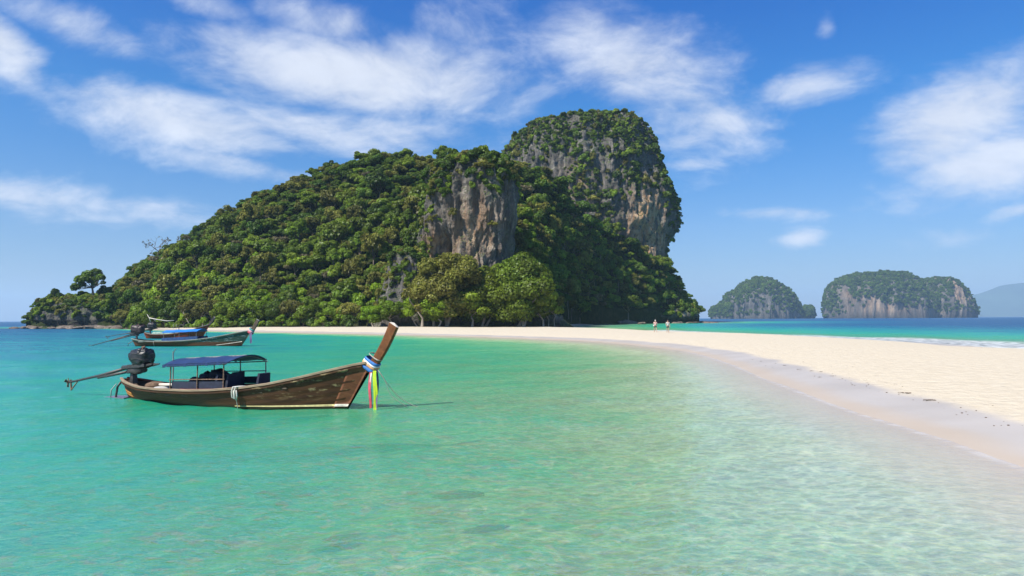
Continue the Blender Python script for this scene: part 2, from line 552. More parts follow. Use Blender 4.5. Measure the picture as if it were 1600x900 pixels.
def sea_material():
    m, t = new_mat("sea_water")
    geo = t.n('ShaderNodeNewGeometry').outputs['Position']
    at = t.n('ShaderNodeAttribute'); at.attribute_name = 'depth'
    d0 = at.outputs['Fac']
    sep = t.n('ShaderNodeSeparateXYZ'); t.link(geo, sep.inputs[0])
    # bright and dark ripple lines painted into the water colour by varying its depth
    wv = t.mapping(geo, (0.8, 1.15, 1), (0, 0, 0.28))
    nw = t.noise(wv, 0.9, 5, 0.6, 0.6)
    nw2 = t.noise(t.mapping(geo, (0.85, 1.2, 1), (0, 0, 0.35)), 3.0, 4, 0.6, 1.0)
    patch = t.noise(t.mapping(geo, (0.10, 0.22, 1), (0, 0, 0.25)), 1.0, 4, 0.55)
    nw3 = t.noise(t.mapping(geo, (0.9, 1.15, 1), (0, 0, 0.3)), 6.5, 3, 0.6, 0.9)
    lens = t.math('ADD', t.math('MULTIPLY', t.math('SUBTRACT', nw, 0.5), 0.8), t.math('MULTIPLY', t.math('SUBTRACT', nw2, 0.5), 1.5))
    lens = t.math('ADD', lens, t.math('MULTIPLY', t.math('SUBTRACT', nw3, 0.5), 1.2))
    rid = t.mapr(t.math('ABSOLUTE', t.math('SUBTRACT', nw2, 0.5)), 0.0, 0.07, 0.55, -0.08)
    rid2 = t.mapr(t.math('ABSOLUTE', t.math('SUBTRACT', nw3, 0.5)), 0.0, 0.06, 0.35, -0.06)
    lens = t.math('ADD', lens, t.math('ADD', rid, rid2))
    d = t.math('MULTIPLY', d0, t.math('ADD', 1.0, t.math('MULTIPLY', lens, 0.75)))
    d = t.math('MULTIPLY', d, t.mapr(patch, 0.3, 0.7, 0.75, 1.3))
    d = t.math('MAXIMUM', d, 0.0)
    # beam going through
    tr = t.n('ShaderNodeCombineColor')
    for i, k in enumerate((0.67, 0.92, 0.74)):
        t.put(tr.inputs[i], t.math('POWER', k, d))
    trans = t.n('ShaderNodeBsdfTransparent')
    # caustic light net painted into the transmitted colour with a cell pattern
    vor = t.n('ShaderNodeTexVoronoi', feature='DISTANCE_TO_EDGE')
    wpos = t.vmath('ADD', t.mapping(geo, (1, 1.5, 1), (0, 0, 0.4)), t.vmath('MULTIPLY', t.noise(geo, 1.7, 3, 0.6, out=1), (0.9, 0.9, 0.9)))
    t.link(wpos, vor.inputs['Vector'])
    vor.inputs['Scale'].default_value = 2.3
    caustic_tint = t.mapr(vor.outputs['Distance'], 0.0, 0.20, 1.42, 0.92)
    caustic_tint = t.math('ADD', 1.0, t.math('MULTIPLY', t.math('SUBTRACT', caustic_tint, 1.0), t.mapr(d0, 0.03, 0.5)))
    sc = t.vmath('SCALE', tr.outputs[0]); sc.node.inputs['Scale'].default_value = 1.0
    t.put(sc.node.inputs['Scale'], caustic_tint)
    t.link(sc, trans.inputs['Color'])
    # light scattered back by the water body
    body = t.ramp(t.math('DIVIDE', d, 16.0), [(0.0, (0.48, 0.50, 0.35)), (0.045, (0.31, 0.415, 0.22)), (0.09, (0.085, 0.395, 0.19)), (0.18, (0.014, 0.32, 0.188)),
                                              (0.32, (0.008, 0.225, 0.215)), (0.58, (0.005, 0.115, 0.185)), (1.0, (0.004, 0.062, 0.15))])
    dif = t.n('ShaderNodeBsdfDiffuse')
    t.link(body, dif.inputs['Color'])
    op = t.math('SUBTRACT', 1.0, t.math('POWER', 0.55, d))
    mx = t.n('ShaderNodeMixShader')
    t.put(mx.inputs[0], op); t.link(trans.outputs[0], mx.inputs[1]); t.link(dif.outputs[0], mx.inputs[2])
    # reflecting skin
    dist = t.math('SQRT', t.math('MULTIPLY_ADD', sep.outputs[0], sep.outputs[0], t.math('MULTIPLY', sep.outputs[1], sep.outputs[1])))
    h = t.math('ADD', t.math('MULTIPLY', nw, 0.6), t.math('MULTIPLY', nw2, 0.42))
    h = t.math('ADD', h, t.math('MULTIPLY', nw3, 0.26))
    h = t.math('ADD', h, t.math('MULTIPLY', t.noise(wv, 16, 3, 0.6), 0.05))
    bn = t.bump(h, t.mapr(dist, 5, 200, 0.85, 0.95), 0.095)
    fr = t.n('ShaderNodeFresnel'); fr.inputs['IOR'].default_value = 1.33
    t.link(bn, fr.inputs['Normal'])
    gl = t.n('ShaderNodeBsdfGlossy'); gl.inputs['Color'].default_value = (1, 1, 1, 1)
    t.link(bn, gl.inputs['Normal'])
    t.put(gl.inputs['Roughness'], t.mapr(dist, 5, 250, 0.06, 0.28))
    fac = t.math('MINIMUM', t.math('MULTIPLY', fr.outputs[0], t.mapr(d0, 0.05, 1.0, 0.22, 0.72)), t.mapr(dist, 10, 150, 0.36, 0.20))
    mx2 = t.n('ShaderNodeMixShader')
    t.put(mx2.inputs[0], fac); t.link(mx.outputs[0], mx2.inputs[1]); t.link(gl.outputs[0], mx2.inputs[2])
    # broken foam on the outer shore
    fo = t.n('ShaderNodeAttribute'); fo.attribute_name = 'foam'
    fm = t.math('MULTIPLY', fo.outputs['Fac'], t.mapr(t.noise(t.mapping(geo, (0.6, 1.6, 1)), 1.6, 5, 0.65), 0.42, 0.58))
    fd = t.n('ShaderNodeBsdfDiffuse'); fd.inputs['Color'].default_value = (0.82, 0.84, 0.84, 1)
    mx3 = t.n('ShaderNodeMixShader')
    t.put(mx3.inputs[0], fm); t.link(mx2.outputs[0], mx3.inputs[1]); t.link(fd.outputs[0], mx3.inputs[2])
    o = t.n('ShaderNodeOutputMaterial')
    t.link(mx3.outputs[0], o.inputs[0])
    return m
SEA = sea_material()
sfar = seg_dist(far_s, X, Y)
foam = smooth(0, 0.5, sfar) * smooth(9, 4, np.abs(sfar - 5)) * (bed < 0) * (Y < 150) * (seg_dist(lag_s, X, Y) > sfar)
foam = 0.65 * foam + 0.16 * smooth(0.0, 0.006, depth) * smooth(0.035, 0.012, depth) * (bed < 0) * (seg_dist(lag_s, X, Y) < sfar)
sea = mk("sea", V, Fq, SEA, None, True, {'depth': depth, 'foam': foam})
tag(sea, kind="structure")
# ---------------------------------------------------------------- rock and ground materials
def rock_material(name, light=(0.27, 0.245, 0.21), grey=(0.118, 0.110, 0.100), dark=(0.034, 0.032, 0.031), fscale=1.0, bdist=1.4, green=True):
    m, t = new_mat(name)
    pos = t.n('ShaderNodeNewGeometry').outputs['Position']
    nor = t.n('ShaderNodeNewGeometry').outputs['True Normal']
    s1 = t.noise(t.mapping(pos, (0.30 * fscale, 0.30 * fscale, 0.055 * fscale)), 1.0, 7, 0.62, 0.6)
    s2 = t.noise(t.mapping(pos, (0.9 * fscale, 0.9 * fscale, 0.13 * fscale), loc=(7, 3, 1)), 1.0, 6, 0.62, 0.4)
    s3 = t.noise(pos, 0.22 * fscale, 5, 0.6)
    v = t.math('ADD', t.math('MULTIPLY', s1, 0.55), t.math('MULTIPLY', s2, 0.45))
    c = t.ramp(v, [(0.34, dark), (0.44, tuple(q * .75 for q in grey)), (0.52, grey), (0.60, light), (0.72, tuple(min(1, q * 1.25) for q in light))])
    c = t.mix(t.mapr(s3, 0.35, 0.65, 0, 0.5), c, (0.115, 0.10, 0.083))
    st = t.n('ShaderNodeAttribute'); st.attribute_name = 'stain'
    sm = t.math('MULTIPLY', st.outputs['Fac'], t.mapr(t.noise(t.mapping(pos, (0.5 * fscale, 0.5 * fscale, 0.12 * fscale), loc=(2, 9, 4)), 1.0, 5, 0.6), 0.36, 0.58), clamp=True)
    c = t.mix(sm, c, t.mix(t.mapr(s2, 0.35, 0.65), (0.33, 0.17, 0.075), (0.56, 0.40, 0.25)))
    dk = t.n('ShaderNodeAttribute'); dk.attribute_name = 'wet'
    c = t.mix(dk.outputs['Fac'], c, (0.035, 0.032, 0.032))  # near-black towards the foot of the rock
    if green:
        sp = t.n('ShaderNodeSeparateXYZ'); t.link(nor, sp.inputs[0])
        gm = t.math('ADD', t.math('MULTIPLY', sp.outputs[2], 1.1), t.math('MULTIPLY', t.math('SUBTRACT', t.noise(pos, 0.35 * fscale, 6, 0.65), 0.5), 2.4))
        gm = t.mapr(gm, 0.42, 0.7)
        c = t.mix(t.math('MULTIPLY', gm, 0.85), c, t.mix(t.mapr(s2, .4, .6), (0.03, 0.05, 0.014), (0.07, 0.095, 0.03)))
    b = t.n('ShaderNodeBsdfPrincipled')
    t.link(c, b.inputs['Base Color']); b.inputs['Roughness'].default_value = 0.92
    b.inputs['Specular IOR Level'].default_value = 0.2
    h = t.math('ADD', t.math('MULTIPLY', s1, 1.0), t.math('MULTIPLY', s2, 0.6))
    h = t.math('ADD', h, t.math('MULTIPLY', t.noise(pos, 1.6 * fscale, 6, 0.65), 0.35))
    t.link(t.bump(h, 0.9, bdist), b.inputs['Normal'])
    o = t.n('ShaderNodeOutputMaterial'); t.link(b.outputs[0], o.inputs[0])
    return m
KARST = rock_material("limestone")
SHORE = rock_material("shore_limestone", (0.30, 0.24, 0.18), (0.16, 0.125, 0.10), (0.05, 0.042, 0.038), 3.0, 0.25, False)

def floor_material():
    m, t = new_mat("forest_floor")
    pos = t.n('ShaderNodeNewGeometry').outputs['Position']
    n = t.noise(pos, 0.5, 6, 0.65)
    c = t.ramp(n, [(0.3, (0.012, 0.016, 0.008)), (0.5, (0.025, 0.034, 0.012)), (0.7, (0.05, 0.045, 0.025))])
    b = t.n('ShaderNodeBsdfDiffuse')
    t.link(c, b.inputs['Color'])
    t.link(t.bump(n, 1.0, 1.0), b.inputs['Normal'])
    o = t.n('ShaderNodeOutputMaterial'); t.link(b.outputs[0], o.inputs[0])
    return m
FLOOR = floor_material()

# ---------------------------------------------------------------- the island
ISL = empty("island", (-10, 250, 0.0))
tag(ISL, "large forested limestone island behind the beach, with a sheer grey tower at its right end", "island")

def child_world(o, parent):
    """vertices of o are in world coordinates; keep them there under parent"""
    o.parent = parent
    o.matrix_parent_inverse = Matrix.Translation(-Vector(parent.location))
    return o

# columns: photo x, foot distance, ridge photo y, ridge distance, rock step height
cols = np.array([
    (42, 249, 502, 252, .6), (50, 248, 496, 253, 1.0), (60, 245, 482, 255, 1.6), (85, 243, 468, 258, 3.0), (120, 239, 468, 261, 3.0), (150, 232, 466, 262, 2.5), (175, 229, 452, 265, 1.2),
    (200, 226, 434, 268, .8), (230, 219, 411, 270, .6), (265, 211, 391, 272, .6), (290, 206, 376, 274, 0.6), (340, 198, 337, 275, 0.5),
    (400, 195, 309, 276, 0.5), (455, 193, 291, 276, 0.5), (520, 190, 271, 276, 0.5), (580, 187, 251, 275, 1.0), (640, 184, 248, 272, 3.0), (700, 184, 250, 270, 4.0),
    (760, 186, 253, 270, 4.0), (800, 190, 261, 272, 4.0), (830, 204, 269, 282, 5.0), (860, 232, 286, 292, 5.0), (900, 287, 315, 312, 5.0), (950, 318, 354, 336, 5.5),
    (1000, 330, 392, 349, 6.0), (1030, 345, 410, 359, 6.0), (1050, 360, 428, 368, 6.0), (1075, 380, 466, 392, 5.0), (1086, 389, 484, 398, 4.0), (1092, 394, 500, 398, 2.0)])
NU, NT_ = 420, 150
ux = np.linspace(42, 1092, NU)
ci = lambda k: np.interp(ux, cols[:, 0], cols[:, k])
ker = np.ones(9) / 9
sm_ = lambda a: np.convolve(np.pad(a, 4, mode='edge'), ker, 'valid')
fD, rY, rD, rk = sm_(ci(1)), sm_(ci(2)), sm_(ci(3)), ci(4)
tv = np.linspace(-0.02, 1.9, NT_)
HP = np.zeros((NU, NT_, 3))
for i in range(NU):
    q = P(ux[i], rY[i], rD[i]); zr = max(q[2] - 1.8 * min(1, max(0, (q[2] - 20) / 20)), 1.0)
    ratio = q[0] / q[1]
    ratio = P(ux[i], 470, rD[i])[0] / rD[i]
    D = fD[i] + (rD[i] - fD[i]) * np.maximum(tv, 0)
    z = np.where(tv <= 1, rk[i] + (zr - rk[i]) * (np.clip(tv, 0, 1) ** 0.92), zr - (zr + 2) * ((np.maximum(tv, 1) - 1) / 0.9) ** 1.6)
    z = np.where(tv <= 0, -1.0, z)
    HP[i, :, 0] = ratio * D; HP[i, :, 1] = D; HP[i, :, 2] = z
Vh = HP.reshape(-1, 3).copy()
tt = np.tile(tv, NU)
am = smooth(0.0, 0.12, tt) * np.clip(Vh[:, 2] / 12, 0.15, 1.0)
nrm_off = 5.5 * fbm(Vh / 30, 4, 21) + 1.6 * fbm(Vh / 8, 3, 22) - 2.0 * np.abs(fbm(Vh / np.array([16, 40, 40.]), 3, 25))
Vh[:, 2] += nrm_off * am * 0.9
Vh[:, 1] -= nrm_off * am * 0.7
HPd = Vh.reshape(NU, NT_, 3)
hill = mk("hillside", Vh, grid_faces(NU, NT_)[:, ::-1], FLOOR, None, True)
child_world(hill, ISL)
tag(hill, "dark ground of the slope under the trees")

def rock_rings(name, zs, cx, cy, hwl, hwr, hd, p=2.4, na=260, seed=1, flute=3.0, fine=1.0, ledge=1.0, stain=None, wet=None, dent=None, mat=KARST):
    """a rock built as stacked outlines: left and right half width and half depth at every height"""
    zs = np.asarray(zs, float)
    th = np.linspace(0, 2 * np.pi, na, endpoint=False)
    c, s = np.cos(th), np.sin(th)
    ex = np.sign(c) * np.abs(c) ** (2 / p); ey = np.sign(s) * np.abs(s) ** (2 / p)
    Zg = np.repeat(zs, na)
    HW = np.where(np.tile(ex, len(zs)) < 0, np.repeat(hwl, na), np.repeat(hwr, na))
    Xg = np.repeat(np.broadcast_to(cx, zs.shape), na) + HW * np.tile(ex, len(zs))
    Yg = np.repeat(np.broadcast_to(cy, zs.shape), na) + np.repeat(hd, na) * np.tile(ey, len(zs))
    N = np.stack([np.tile(ex, len(zs)), np.tile(ey, len(zs)), np.zeros_like(Zg)], -1)
    N /= np.linalg.norm(N, axis=1)[:, None] + 1e-9
    Pq = np.stack([Xg, Yg, Zg], -1)
    L = 10.0 * fine
    f1 = fbm(Pq / np.array([L, L, L * 4.5]), 5, seed, 0.55)
    f1 = -np.abs(f1) * 1.6 + 0.4          # buttresses parted by sharp clefts
    f2 = fbm(Pq / (L * np.array([0.25, 0.25, 0.8])), 4, seed + 9, 0.55)
    lz = fbm(np.stack([Xg / (L * 3), Yg / (L * 3), Zg / (L * 0.55)], -1), 4, seed + 5)
    f3 = fbm(Pq / (L * np.array([0.09, 0.09, 0.22])), 3, seed + 14, 0.6)
    d = flute * f1 + flute * 0.62 * f2 - flute * 0.30 * np.abs(f3) + ledge * lz
    if dent is not None:
        d = d - dent(Xg, Yg, Zg)
    taper = np.clip((np.repeat(hwl + hwr, na)) / (flute * 6), 0.15, 1)
    Pq = Pq + N * (d * taper)[:, None]
    Pq[:, 2] += 0.5 * ledge * f2 * taper
    at = {'stain': stain(Pq) if stain else np.zeros(len(Pq)), 'wet': wet(Pq) if wet else np.zeros(len(Pq))}
    F = grid_faces(len(zs), na, True)
    # close the top
    top = Pq[-na:].mean(0) + np.array([0, 0, 0.3])
    V = np.vstack([Pq, top])
    base = (len(zs) - 1) * na
    capf = np.array([(base + j, base + (j + 1) % na, len(Pq), len(Pq)) for j in range(na)])
    for k in at: at[k] = np.append(at[k], 0)
    o = mk(name, V, [tuple(f) for f in F] + [tuple(f[:3]) for f in capf], mat, None, True, at)
    return o, V

def silhouette(rows, D, cxpx, hd_fn, nz):
    """rows: (photo y, x left, x right) from top to bottom, seen at distance D"""
    rows = np.array(rows, float)
    z = np.array([P(cxpx, r[0], D)[2] for r in rows])
    xl = np.array([P(r[1], r[0], D)[0] for r in rows]); xr = np.array([P(r[2], r[0], D)[0] for r in rows])
    o = np.argsort(z)
    z, xl, xr = z[o], xl[o], xr[o]
    # more rings near the top, where the outline closes
    u = np.linspace(0, 1, nz)
    zs = z[0] + (z[-1] - z[0]) * (1 - (1 - u) ** 1.35)
    XL = np.interp(zs, z, xl); XR = np.interp(zs, z, xr)
    return zs, XL, XR

# the tower at the right end
rows = [(186, 955, 972), (189, 930, 983), (192, 872, 990), (197, 850, 997), (205, 828, 1004), (216, 812, 1011), (232, 796, 1018), (254, 788, 1026),
        (273, 784, 1031), (302, 780, 1044), (322, 780, 1050), (345, 780, 1052), (365, 780, 1048), (385, 780, 1041), (400, 780, 1037), (430, 780, 1041), (470, 780, 1048), (505, 780, 1052)]
zs, XL, XR = silhouette(rows, 405, 940, None, 200)
wid = (XR - XL) / 2
hd = 40 * np.clip(wid / wid.max(), 0.03, 1) ** 0.8
cxm = XL + wid
def stain_t(p):
    q = np.exp(-((p[:, 0] - P(1012, 350, 370)[0]) / 9.5) ** 2 - ((p[:, 2] - 50) / 19) ** 2) * 2.8
    q += np.exp(-((p[:, 0] - P(905, 290, 370)[0]) / 8) ** 2 - ((p[:, 2] - 74) / 12) ** 2) * 0.55
    return np.clip(q, 0, 1.6)
tower, TV = rock_rings("limestone_tower", zs, cxm, 407.0, wid, wid, hd, 2.5, 420, 3, 5.0, 1.0, 1.8, stain_t)
child_world(tower, ISL)
tag(tower, "sheer grey limestone tower with tan streaks low on its right side")

# the cliff above the beach
rows = [(241, 715, 760), (247, 690, 782), (256, 676, 794), (270, 668, 800), (290, 663, 803), (330, 658, 803), (360, 652, 800), (385, 648, 797), (405, 645, 794), (440, 640, 792), (480, 640, 795), (512, 636, 800)]
zs, XL, XR = silhouette(rows, 186, 730, None, 170)
wid = (XR - XL) / 2
hd = 17 * np.clip(wid / wid.max(), 0.05, 1) ** 0.7
cave = P(678, 395, 180)
def dent_b(x, y, z):
    return (8.5 * np.exp(-((x - cave[0] - (z - cave[2]) * 0.35) / 3.8) ** 2 - ((z - cave[2]) / 5.5) ** 2)
            + 1.6 * np.exp(-((x - P(745, 390, 180)[0]) / 1.6) ** 2 - ((z - 21) / 5) ** 2)) * (y < 196)
def stain_b(p):
    q = 1.7 * np.exp(-((p[:, 0] - cave[0] + 1) / 3.6) ** 2 - ((p[:, 2] - cave[2] + 1) / 6.0) ** 2)
    q += 0.9 * np.exp(-((p[:, 0] - P(740, 360, 180)[0]) / 6) ** 2 - ((p[:, 2] - 26) / 8) ** 2)
    return np.clip(q, 0, 1.5)
cliff, BV = rock_rings("beach_cliff", zs, XL + wid, 199.0, wid, wid, hd, 3.0, 380, 8, 2.7, 0.55, 0.7, stain_b, None, dent_b)
child_world(cliff, ISL)
tag(cliff, "grey and tan cliff face hollowed at its lower left, above the beach")

# lower rock steps: left of the cliff, the headland, the right foot of the island
def spur(name, rows, D, cxpx, cy, depth, seed, fl, fine, p=2.6, wetz=0.0, label=None, stain=0.0, na=140, nz=70):
    zs, XL, XR = silhouette(rows, D, cxpx, None, nz)
    wid = (XR - XL) / 2
    hd = depth * np.clip(wid / wid.max(), 0.08, 1) ** 0.7
    o, V = rock_rings(name, zs, XL + wid, cy, wid, wid, hd, p, na, seed, fl, fine, fl * 0.45,
                      (lambda q: np.full(len(q), stain)) if stain else None,
                      (lambda q: smooth(wetz + 1.0, wetz - 0.6, q[:, 2]) * 0.9) if wetz else None)
    child_world(o, ISL)
    tag(o, label)
    return o, V
SP = []
SP.append(spur("rock_spur", [(388, 618, 640), (400, 604, 660), (425, 595, 664), (450, 590, 666), (480, 578, 668), (512, 565, 672)], 179, 625, 188, 9, 31, 1.2, 0.4, label="weathered grey spur left of the cliff"))
SP.append(spur("rock_spur", [(482, 575, 640), (487, 560, 850), (494, 556, 880), (500, 562, 886), (505, 572, 890), (513, 560, 900)], 178, 700, 190, 13, 35, 0.9, 0.45, 3.4, 1.9, "dark undercut rock foot behind the beach trees", na=260))
SP.append(spur("headland_rock", [(468, 68, 112), (475, 58, 160), (484, 50, 182), (492, 46, 194), (499, 48, 204), (503, 62, 208), (508, 66, 212), (515, 50, 224)], 236, 110, 243, 12, 41, 1.6, 0.5, 3.0, 2.4, "grey undercut rock at the tip of the left headland", na=220))
SP.append(spur("rock_foot", [(478, 960, 1060), (484, 900, 1082), (490, 884, 1088), (495, 880, 1091), (499, 884, 1086), (502, 888, 1080), (508, 880, 1098)], 372, 1010, 386, 40, 45, 1.6, 0.7, 3.4, 3.4, "dark undercut limestone foot at the right end of the island", na=300))

# ---------------------------------------------------------------- foliage
def leaf_mat(name, a, b, trans=0.36, dark=0.5):
    m, t = new_mat(name)
    oi = t.n('ShaderNodeObjectInfo').outputs['Random']
    at = t.n('ShaderNodeAttribute'); at.attribute_name = 'tone'
    pos = t.n('ShaderNodeNewGeometry').outputs['Position']
    nb = t.noise(pos, 0.06, 3, 0.5)
    f = t.math('ADD', t.math('MULTIPLY', oi, 0.6), t.math('MULTIPLY', t.math('SUBTRACT', nb, 0.3), 0.9), clamp=True)
    c = t.mix(f, a, b)
    c2 = t.vmath('SCALE', c); vr = t.math('FRACT', t.math('MULTIPLY', oi, 13.7))
    t.put(c2.node.inputs['Scale'], t.math('MULTIPLY', t.mapr(at.outputs['Fac'], 0, 1, dark, 1.45), t.mapr(vr, 0, 1, 0.62, 1.3)))
    hs = t.n('ShaderNodeHueSaturation')
    t.put(hs.inputs['Hue'], t.math('ADD', 0.487, t.math('MULTIPLY', at.outputs['Fac'], 0.026)))
    t.link(c2, hs.inputs['Color'])
    d = t.n('ShaderNodeBsdfDiffuse'); t.link(hs.outputs[0], d.inputs['Color'])
    tr = t.n('ShaderNodeBsdfTranslucent'); t.link(hs.outputs[0], tr.inputs['Color'])
    mx = t.n('ShaderNodeMixShader'); mx.inputs[0].default_value = trans
    t.link(d.outputs[0], mx.inputs[1]); t.link(tr.outputs[0], mx.inputs[2])
    g = t.n('ShaderNodeBsdfGlossy'); g.inputs['Roughness'].default_value = 0.45; g.inputs['Color'].default_value = (0.9, 0.95, 1, 1)
    m2 = t.n('ShaderNodeMixShader'); m2.inputs[0].default_value = 0.012
    t.link(mx.outputs[0], m2.inputs[1]); t.link(g.outputs[0], m2.inputs[2])
    o = t.n('ShaderNodeOutputMaterial'); t.link(m2.outputs[0], o.inputs[0])
    return m
L_DARK = leaf_mat("leaves_dark", (0.053, 0.104, 0.009), (0.116, 0.177, 0.014))
L_MID = leaf_mat("leaves_mid", (0.103, 0.167, 0.010), (0.189, 0.244, 0.019))
L_OLIVE = leaf_mat("leaves_olive", (0.130, 0.136, 0.020), (0.208, 0.195, 0.035))
L_LIME = leaf_mat("leaves_lime", (0.122, 0.210, 0.007), (0.211, 0.289, 0.012))
L_DRY = leaf_mat("leaves_dry", (0.161, 0.136, 0.066), (0.211, 0.177, 0.094))
BARK = simple_mat("bark", (0.16, 0.125, 0.095), 0.95, 0.3, 5, 0.4, stretch=(1, 1, 0.2))
BARKP = simple_mat("pale_bark", (0.30, 0.26, 0.21), 0.95, 0.3, 5, 0.4, stretch=(1, 1, 0.2))

def leaf_cloud(lobes, n, size, rng, low=-0.45, jit=0.6, aspect=1.5, shell=0.72):
    c = np.array([l[:3] for l in lobes], float); r = np.array([l[3] for l in lobes], float)
    w = r ** 2; w = w / w.sum()
    k = rng.choice(len(lobes), n, p=w)
    d = rng.normal(size=(n, 3)); d /= np.linalg.norm(d, axis=1)[:, None]
    bad = d[:, 2] < low
    d[bad, 2] *= -1
    rad = r[k] * rng.uniform(shell, 1.08, n)
    ctr = c[k] + d * rad[:, None] * np.array([1, 1, 0.82])
    nm = d + jit * rng.normal(size=(n, 3)) * 0.6 + np.array([0, 0, 0.15])
    nm /= np.linalg.norm(nm, axis=1)[:, None]
    a = np.cross(nm, rng.normal(size=(n, 3))); a /= np.linalg.norm(a, axis=1)[:, None]
    b = np.cross(nm, a)
    s = size * rng.uniform(0.6, 1.35, n)[:, None]
    V = np.stack([ctr - a * s * .5 * aspect, ctr - b * s * .5, ctr + a * s * .5 * aspect, ctr + b * s * .5], 1)
    # lobes differ in tone, leaves vary within them
    lt = rng.uniform(0.2, 0.8, len(lobes))
    tone = np.clip(lt[k] + rng.normal(0, 0.20, n) + 0.12 * d[:, 2], 0, 1)
    return V.reshape(-1, 3), np.arange(4 * n).reshape(-1, 4), np.repeat(tone, 4)

def lobes_dome(rng, R, H, n, rs=(0.28, 0.42), base=0.35, flat=1.0):
    """lobes spread over the top of a dome of radius R whose middle is at height H"""
    out = [(0, 0, H + 0.15 * R * flat, R * 0.5)]
    for i in range(n):
        for _ in range(30):
            d = rng.normal(size=3); d /= np.linalg.norm(d)
            if d[2] > -base: break
        q = 0.68 * R * rng.uniform(0.75, 1.1)
        out.append((d[0] * q, d[1] * q, H + d[2] * q * 0.78 * flat, R * rng.uniform(*rs)))
    return out

def trunk_mesh(name, rng, lobes, H0, r0, mat, lean=0.25, nlimb=6, stems=1):
    b = MB()
    for s_ in range(stems):
        ox, oy = (0, 0) if stems == 1 else rng.normal(0, r0 * 2.5, 2)
        tip = Vector((ox + rng.normal() * lean, oy + rng.normal() * lean, H0))
        mid = Vector((ox * 0.8 + rng.normal() * lean * .5, oy * .8 + rng.normal() * lean * .5, H0 * .5))
        b.tube([(ox, oy, -1.2), (ox, oy, 0.0), mid, tip], [r0 * 1.5, r0 * 1.15, r0 * .85, r0 * .6], 6)
        idx = rng.choice(len(lobes), min(nlimb, len(lobes)), replace=False)
        for k in idx:
            l = Vector(lobes[k][:3])
            m_ = (tip + l) * .5 + Vector(rng.normal(0, 0.12 * l.length * .4, 3))
            b.tube([tip - (tip - mid) * rng.uniform(0, .5), m_, l], [r0 * .5, r0 * .33, r0 * .12], 5)
    return mk(name, np.array(b.v), b.f, mat, None, True, link=False)

def bare_branches(rng, H, r0, spread=0.9, depth=4, up=0.55, trunk=0.4):
    b = MB(); tips = []
    def grow(p, d, L, r, k):
        q = p + d * L
        m_ = (p + q) / 2 + Vector(rng.normal(0, L * .06, 3))
        b.tube([p, m_, q], [r, r * .85, r * .68], 5, caps=False)
        if k == 0:
            tips.append(q); return
        for i in range(3 if k > 1 else 2):
            nd = (d * 0.8 + Vector(rng.normal(0, spread * 0.6, 3)) + Vector((0, 0, up * .3))).normalized()
            grow(q, nd, L * rng.uniform(.6, .82), r * .62, k - 1)
    grow(Vector((0, 0, -0.5)), Vector((rng.normal() * .08, rng.normal() * .08, 1)).normalized(), H * trunk, r0, depth)
    return b, tips

# kinds of tree: name -> (crown mesh, trunk mesh, nominal radius)
KIND = {}
def make_kind(key, R, H, nl, nleaf, size, lm, seed, rs=(0.28, 0.42), flat=1.0, base=0.35, jit=0.6, trunk_r=0.16, bark=BARK, stems=1, lean=0.3, low=-0.45, shell=0.72, asp=1.5, nlimb=6):
    rng = np.random.default_rng(seed)
    lob = lobes_dome(rng, R, H, nl, rs, base, flat)
    V, F, tone = leaf_cloud(lob, nleaf, size, rng, low, jit, asp, shell)
    cm = mk("crown_mesh", V, F, lm, None, False, {'tone': tone}, link=False)
    tm = trunk_mesh("trunk_mesh", rng, lob, H * .62, trunk_r, bark, lean, nlimb, stems)
    KIND[key] = (cm, tm, R)
make_kind('dark_a', 3.4, 3.6, 13, 2850, 0.37, L_DARK, 101)
make_kind('dark_b', 3.2, 4.2, 15, 2850, 0.36, L_DARK, 102, flat=1.25)
make_kind('dark_c', 3.8, 3.4, 16, 3230, 0.37, L_DARK, 103, rs=(.22, .36), flat=.8)
make_kind('mid_a', 3.4, 3.6, 13, 2850, 0.37, L_MID, 104)
make_kind('mid_b', 3.0, 4.0, 12, 2470, 0.36, L_MID, 105, flat=1.3, rs=(.25, .4))
make_kind('mid_c', 3.7, 3.2, 17, 3230, 0.39, L_MID, 106, rs=(.2, .34), flat=.8)
make_kind('olive_a', 3.2, 3.4, 14, 2185, 0.36, L_OLIVE, 107, rs=(.22, .36), jit=.9, shell=.5)
make_kind('olive_b', 3.0, 3.8, 12, 1995, 0.36, L_OLIVE, 108, rs=(.22, .36), jit=.9, shell=.5)
make_kind('lime_a', 3.3, 3.6, 12, 2850, 0.39, L_LIME, 109)
make_kind('lime_b', 3.0, 3.2, 14, 2660, 0.39, L_LIME, 110, rs=(.22, .38))
make_kind('dry_a', 3.0, 3.4, 12, 1178, 0.33, L_DRY, 111, rs=(.22, .36), jit=1.0, shell=.4)
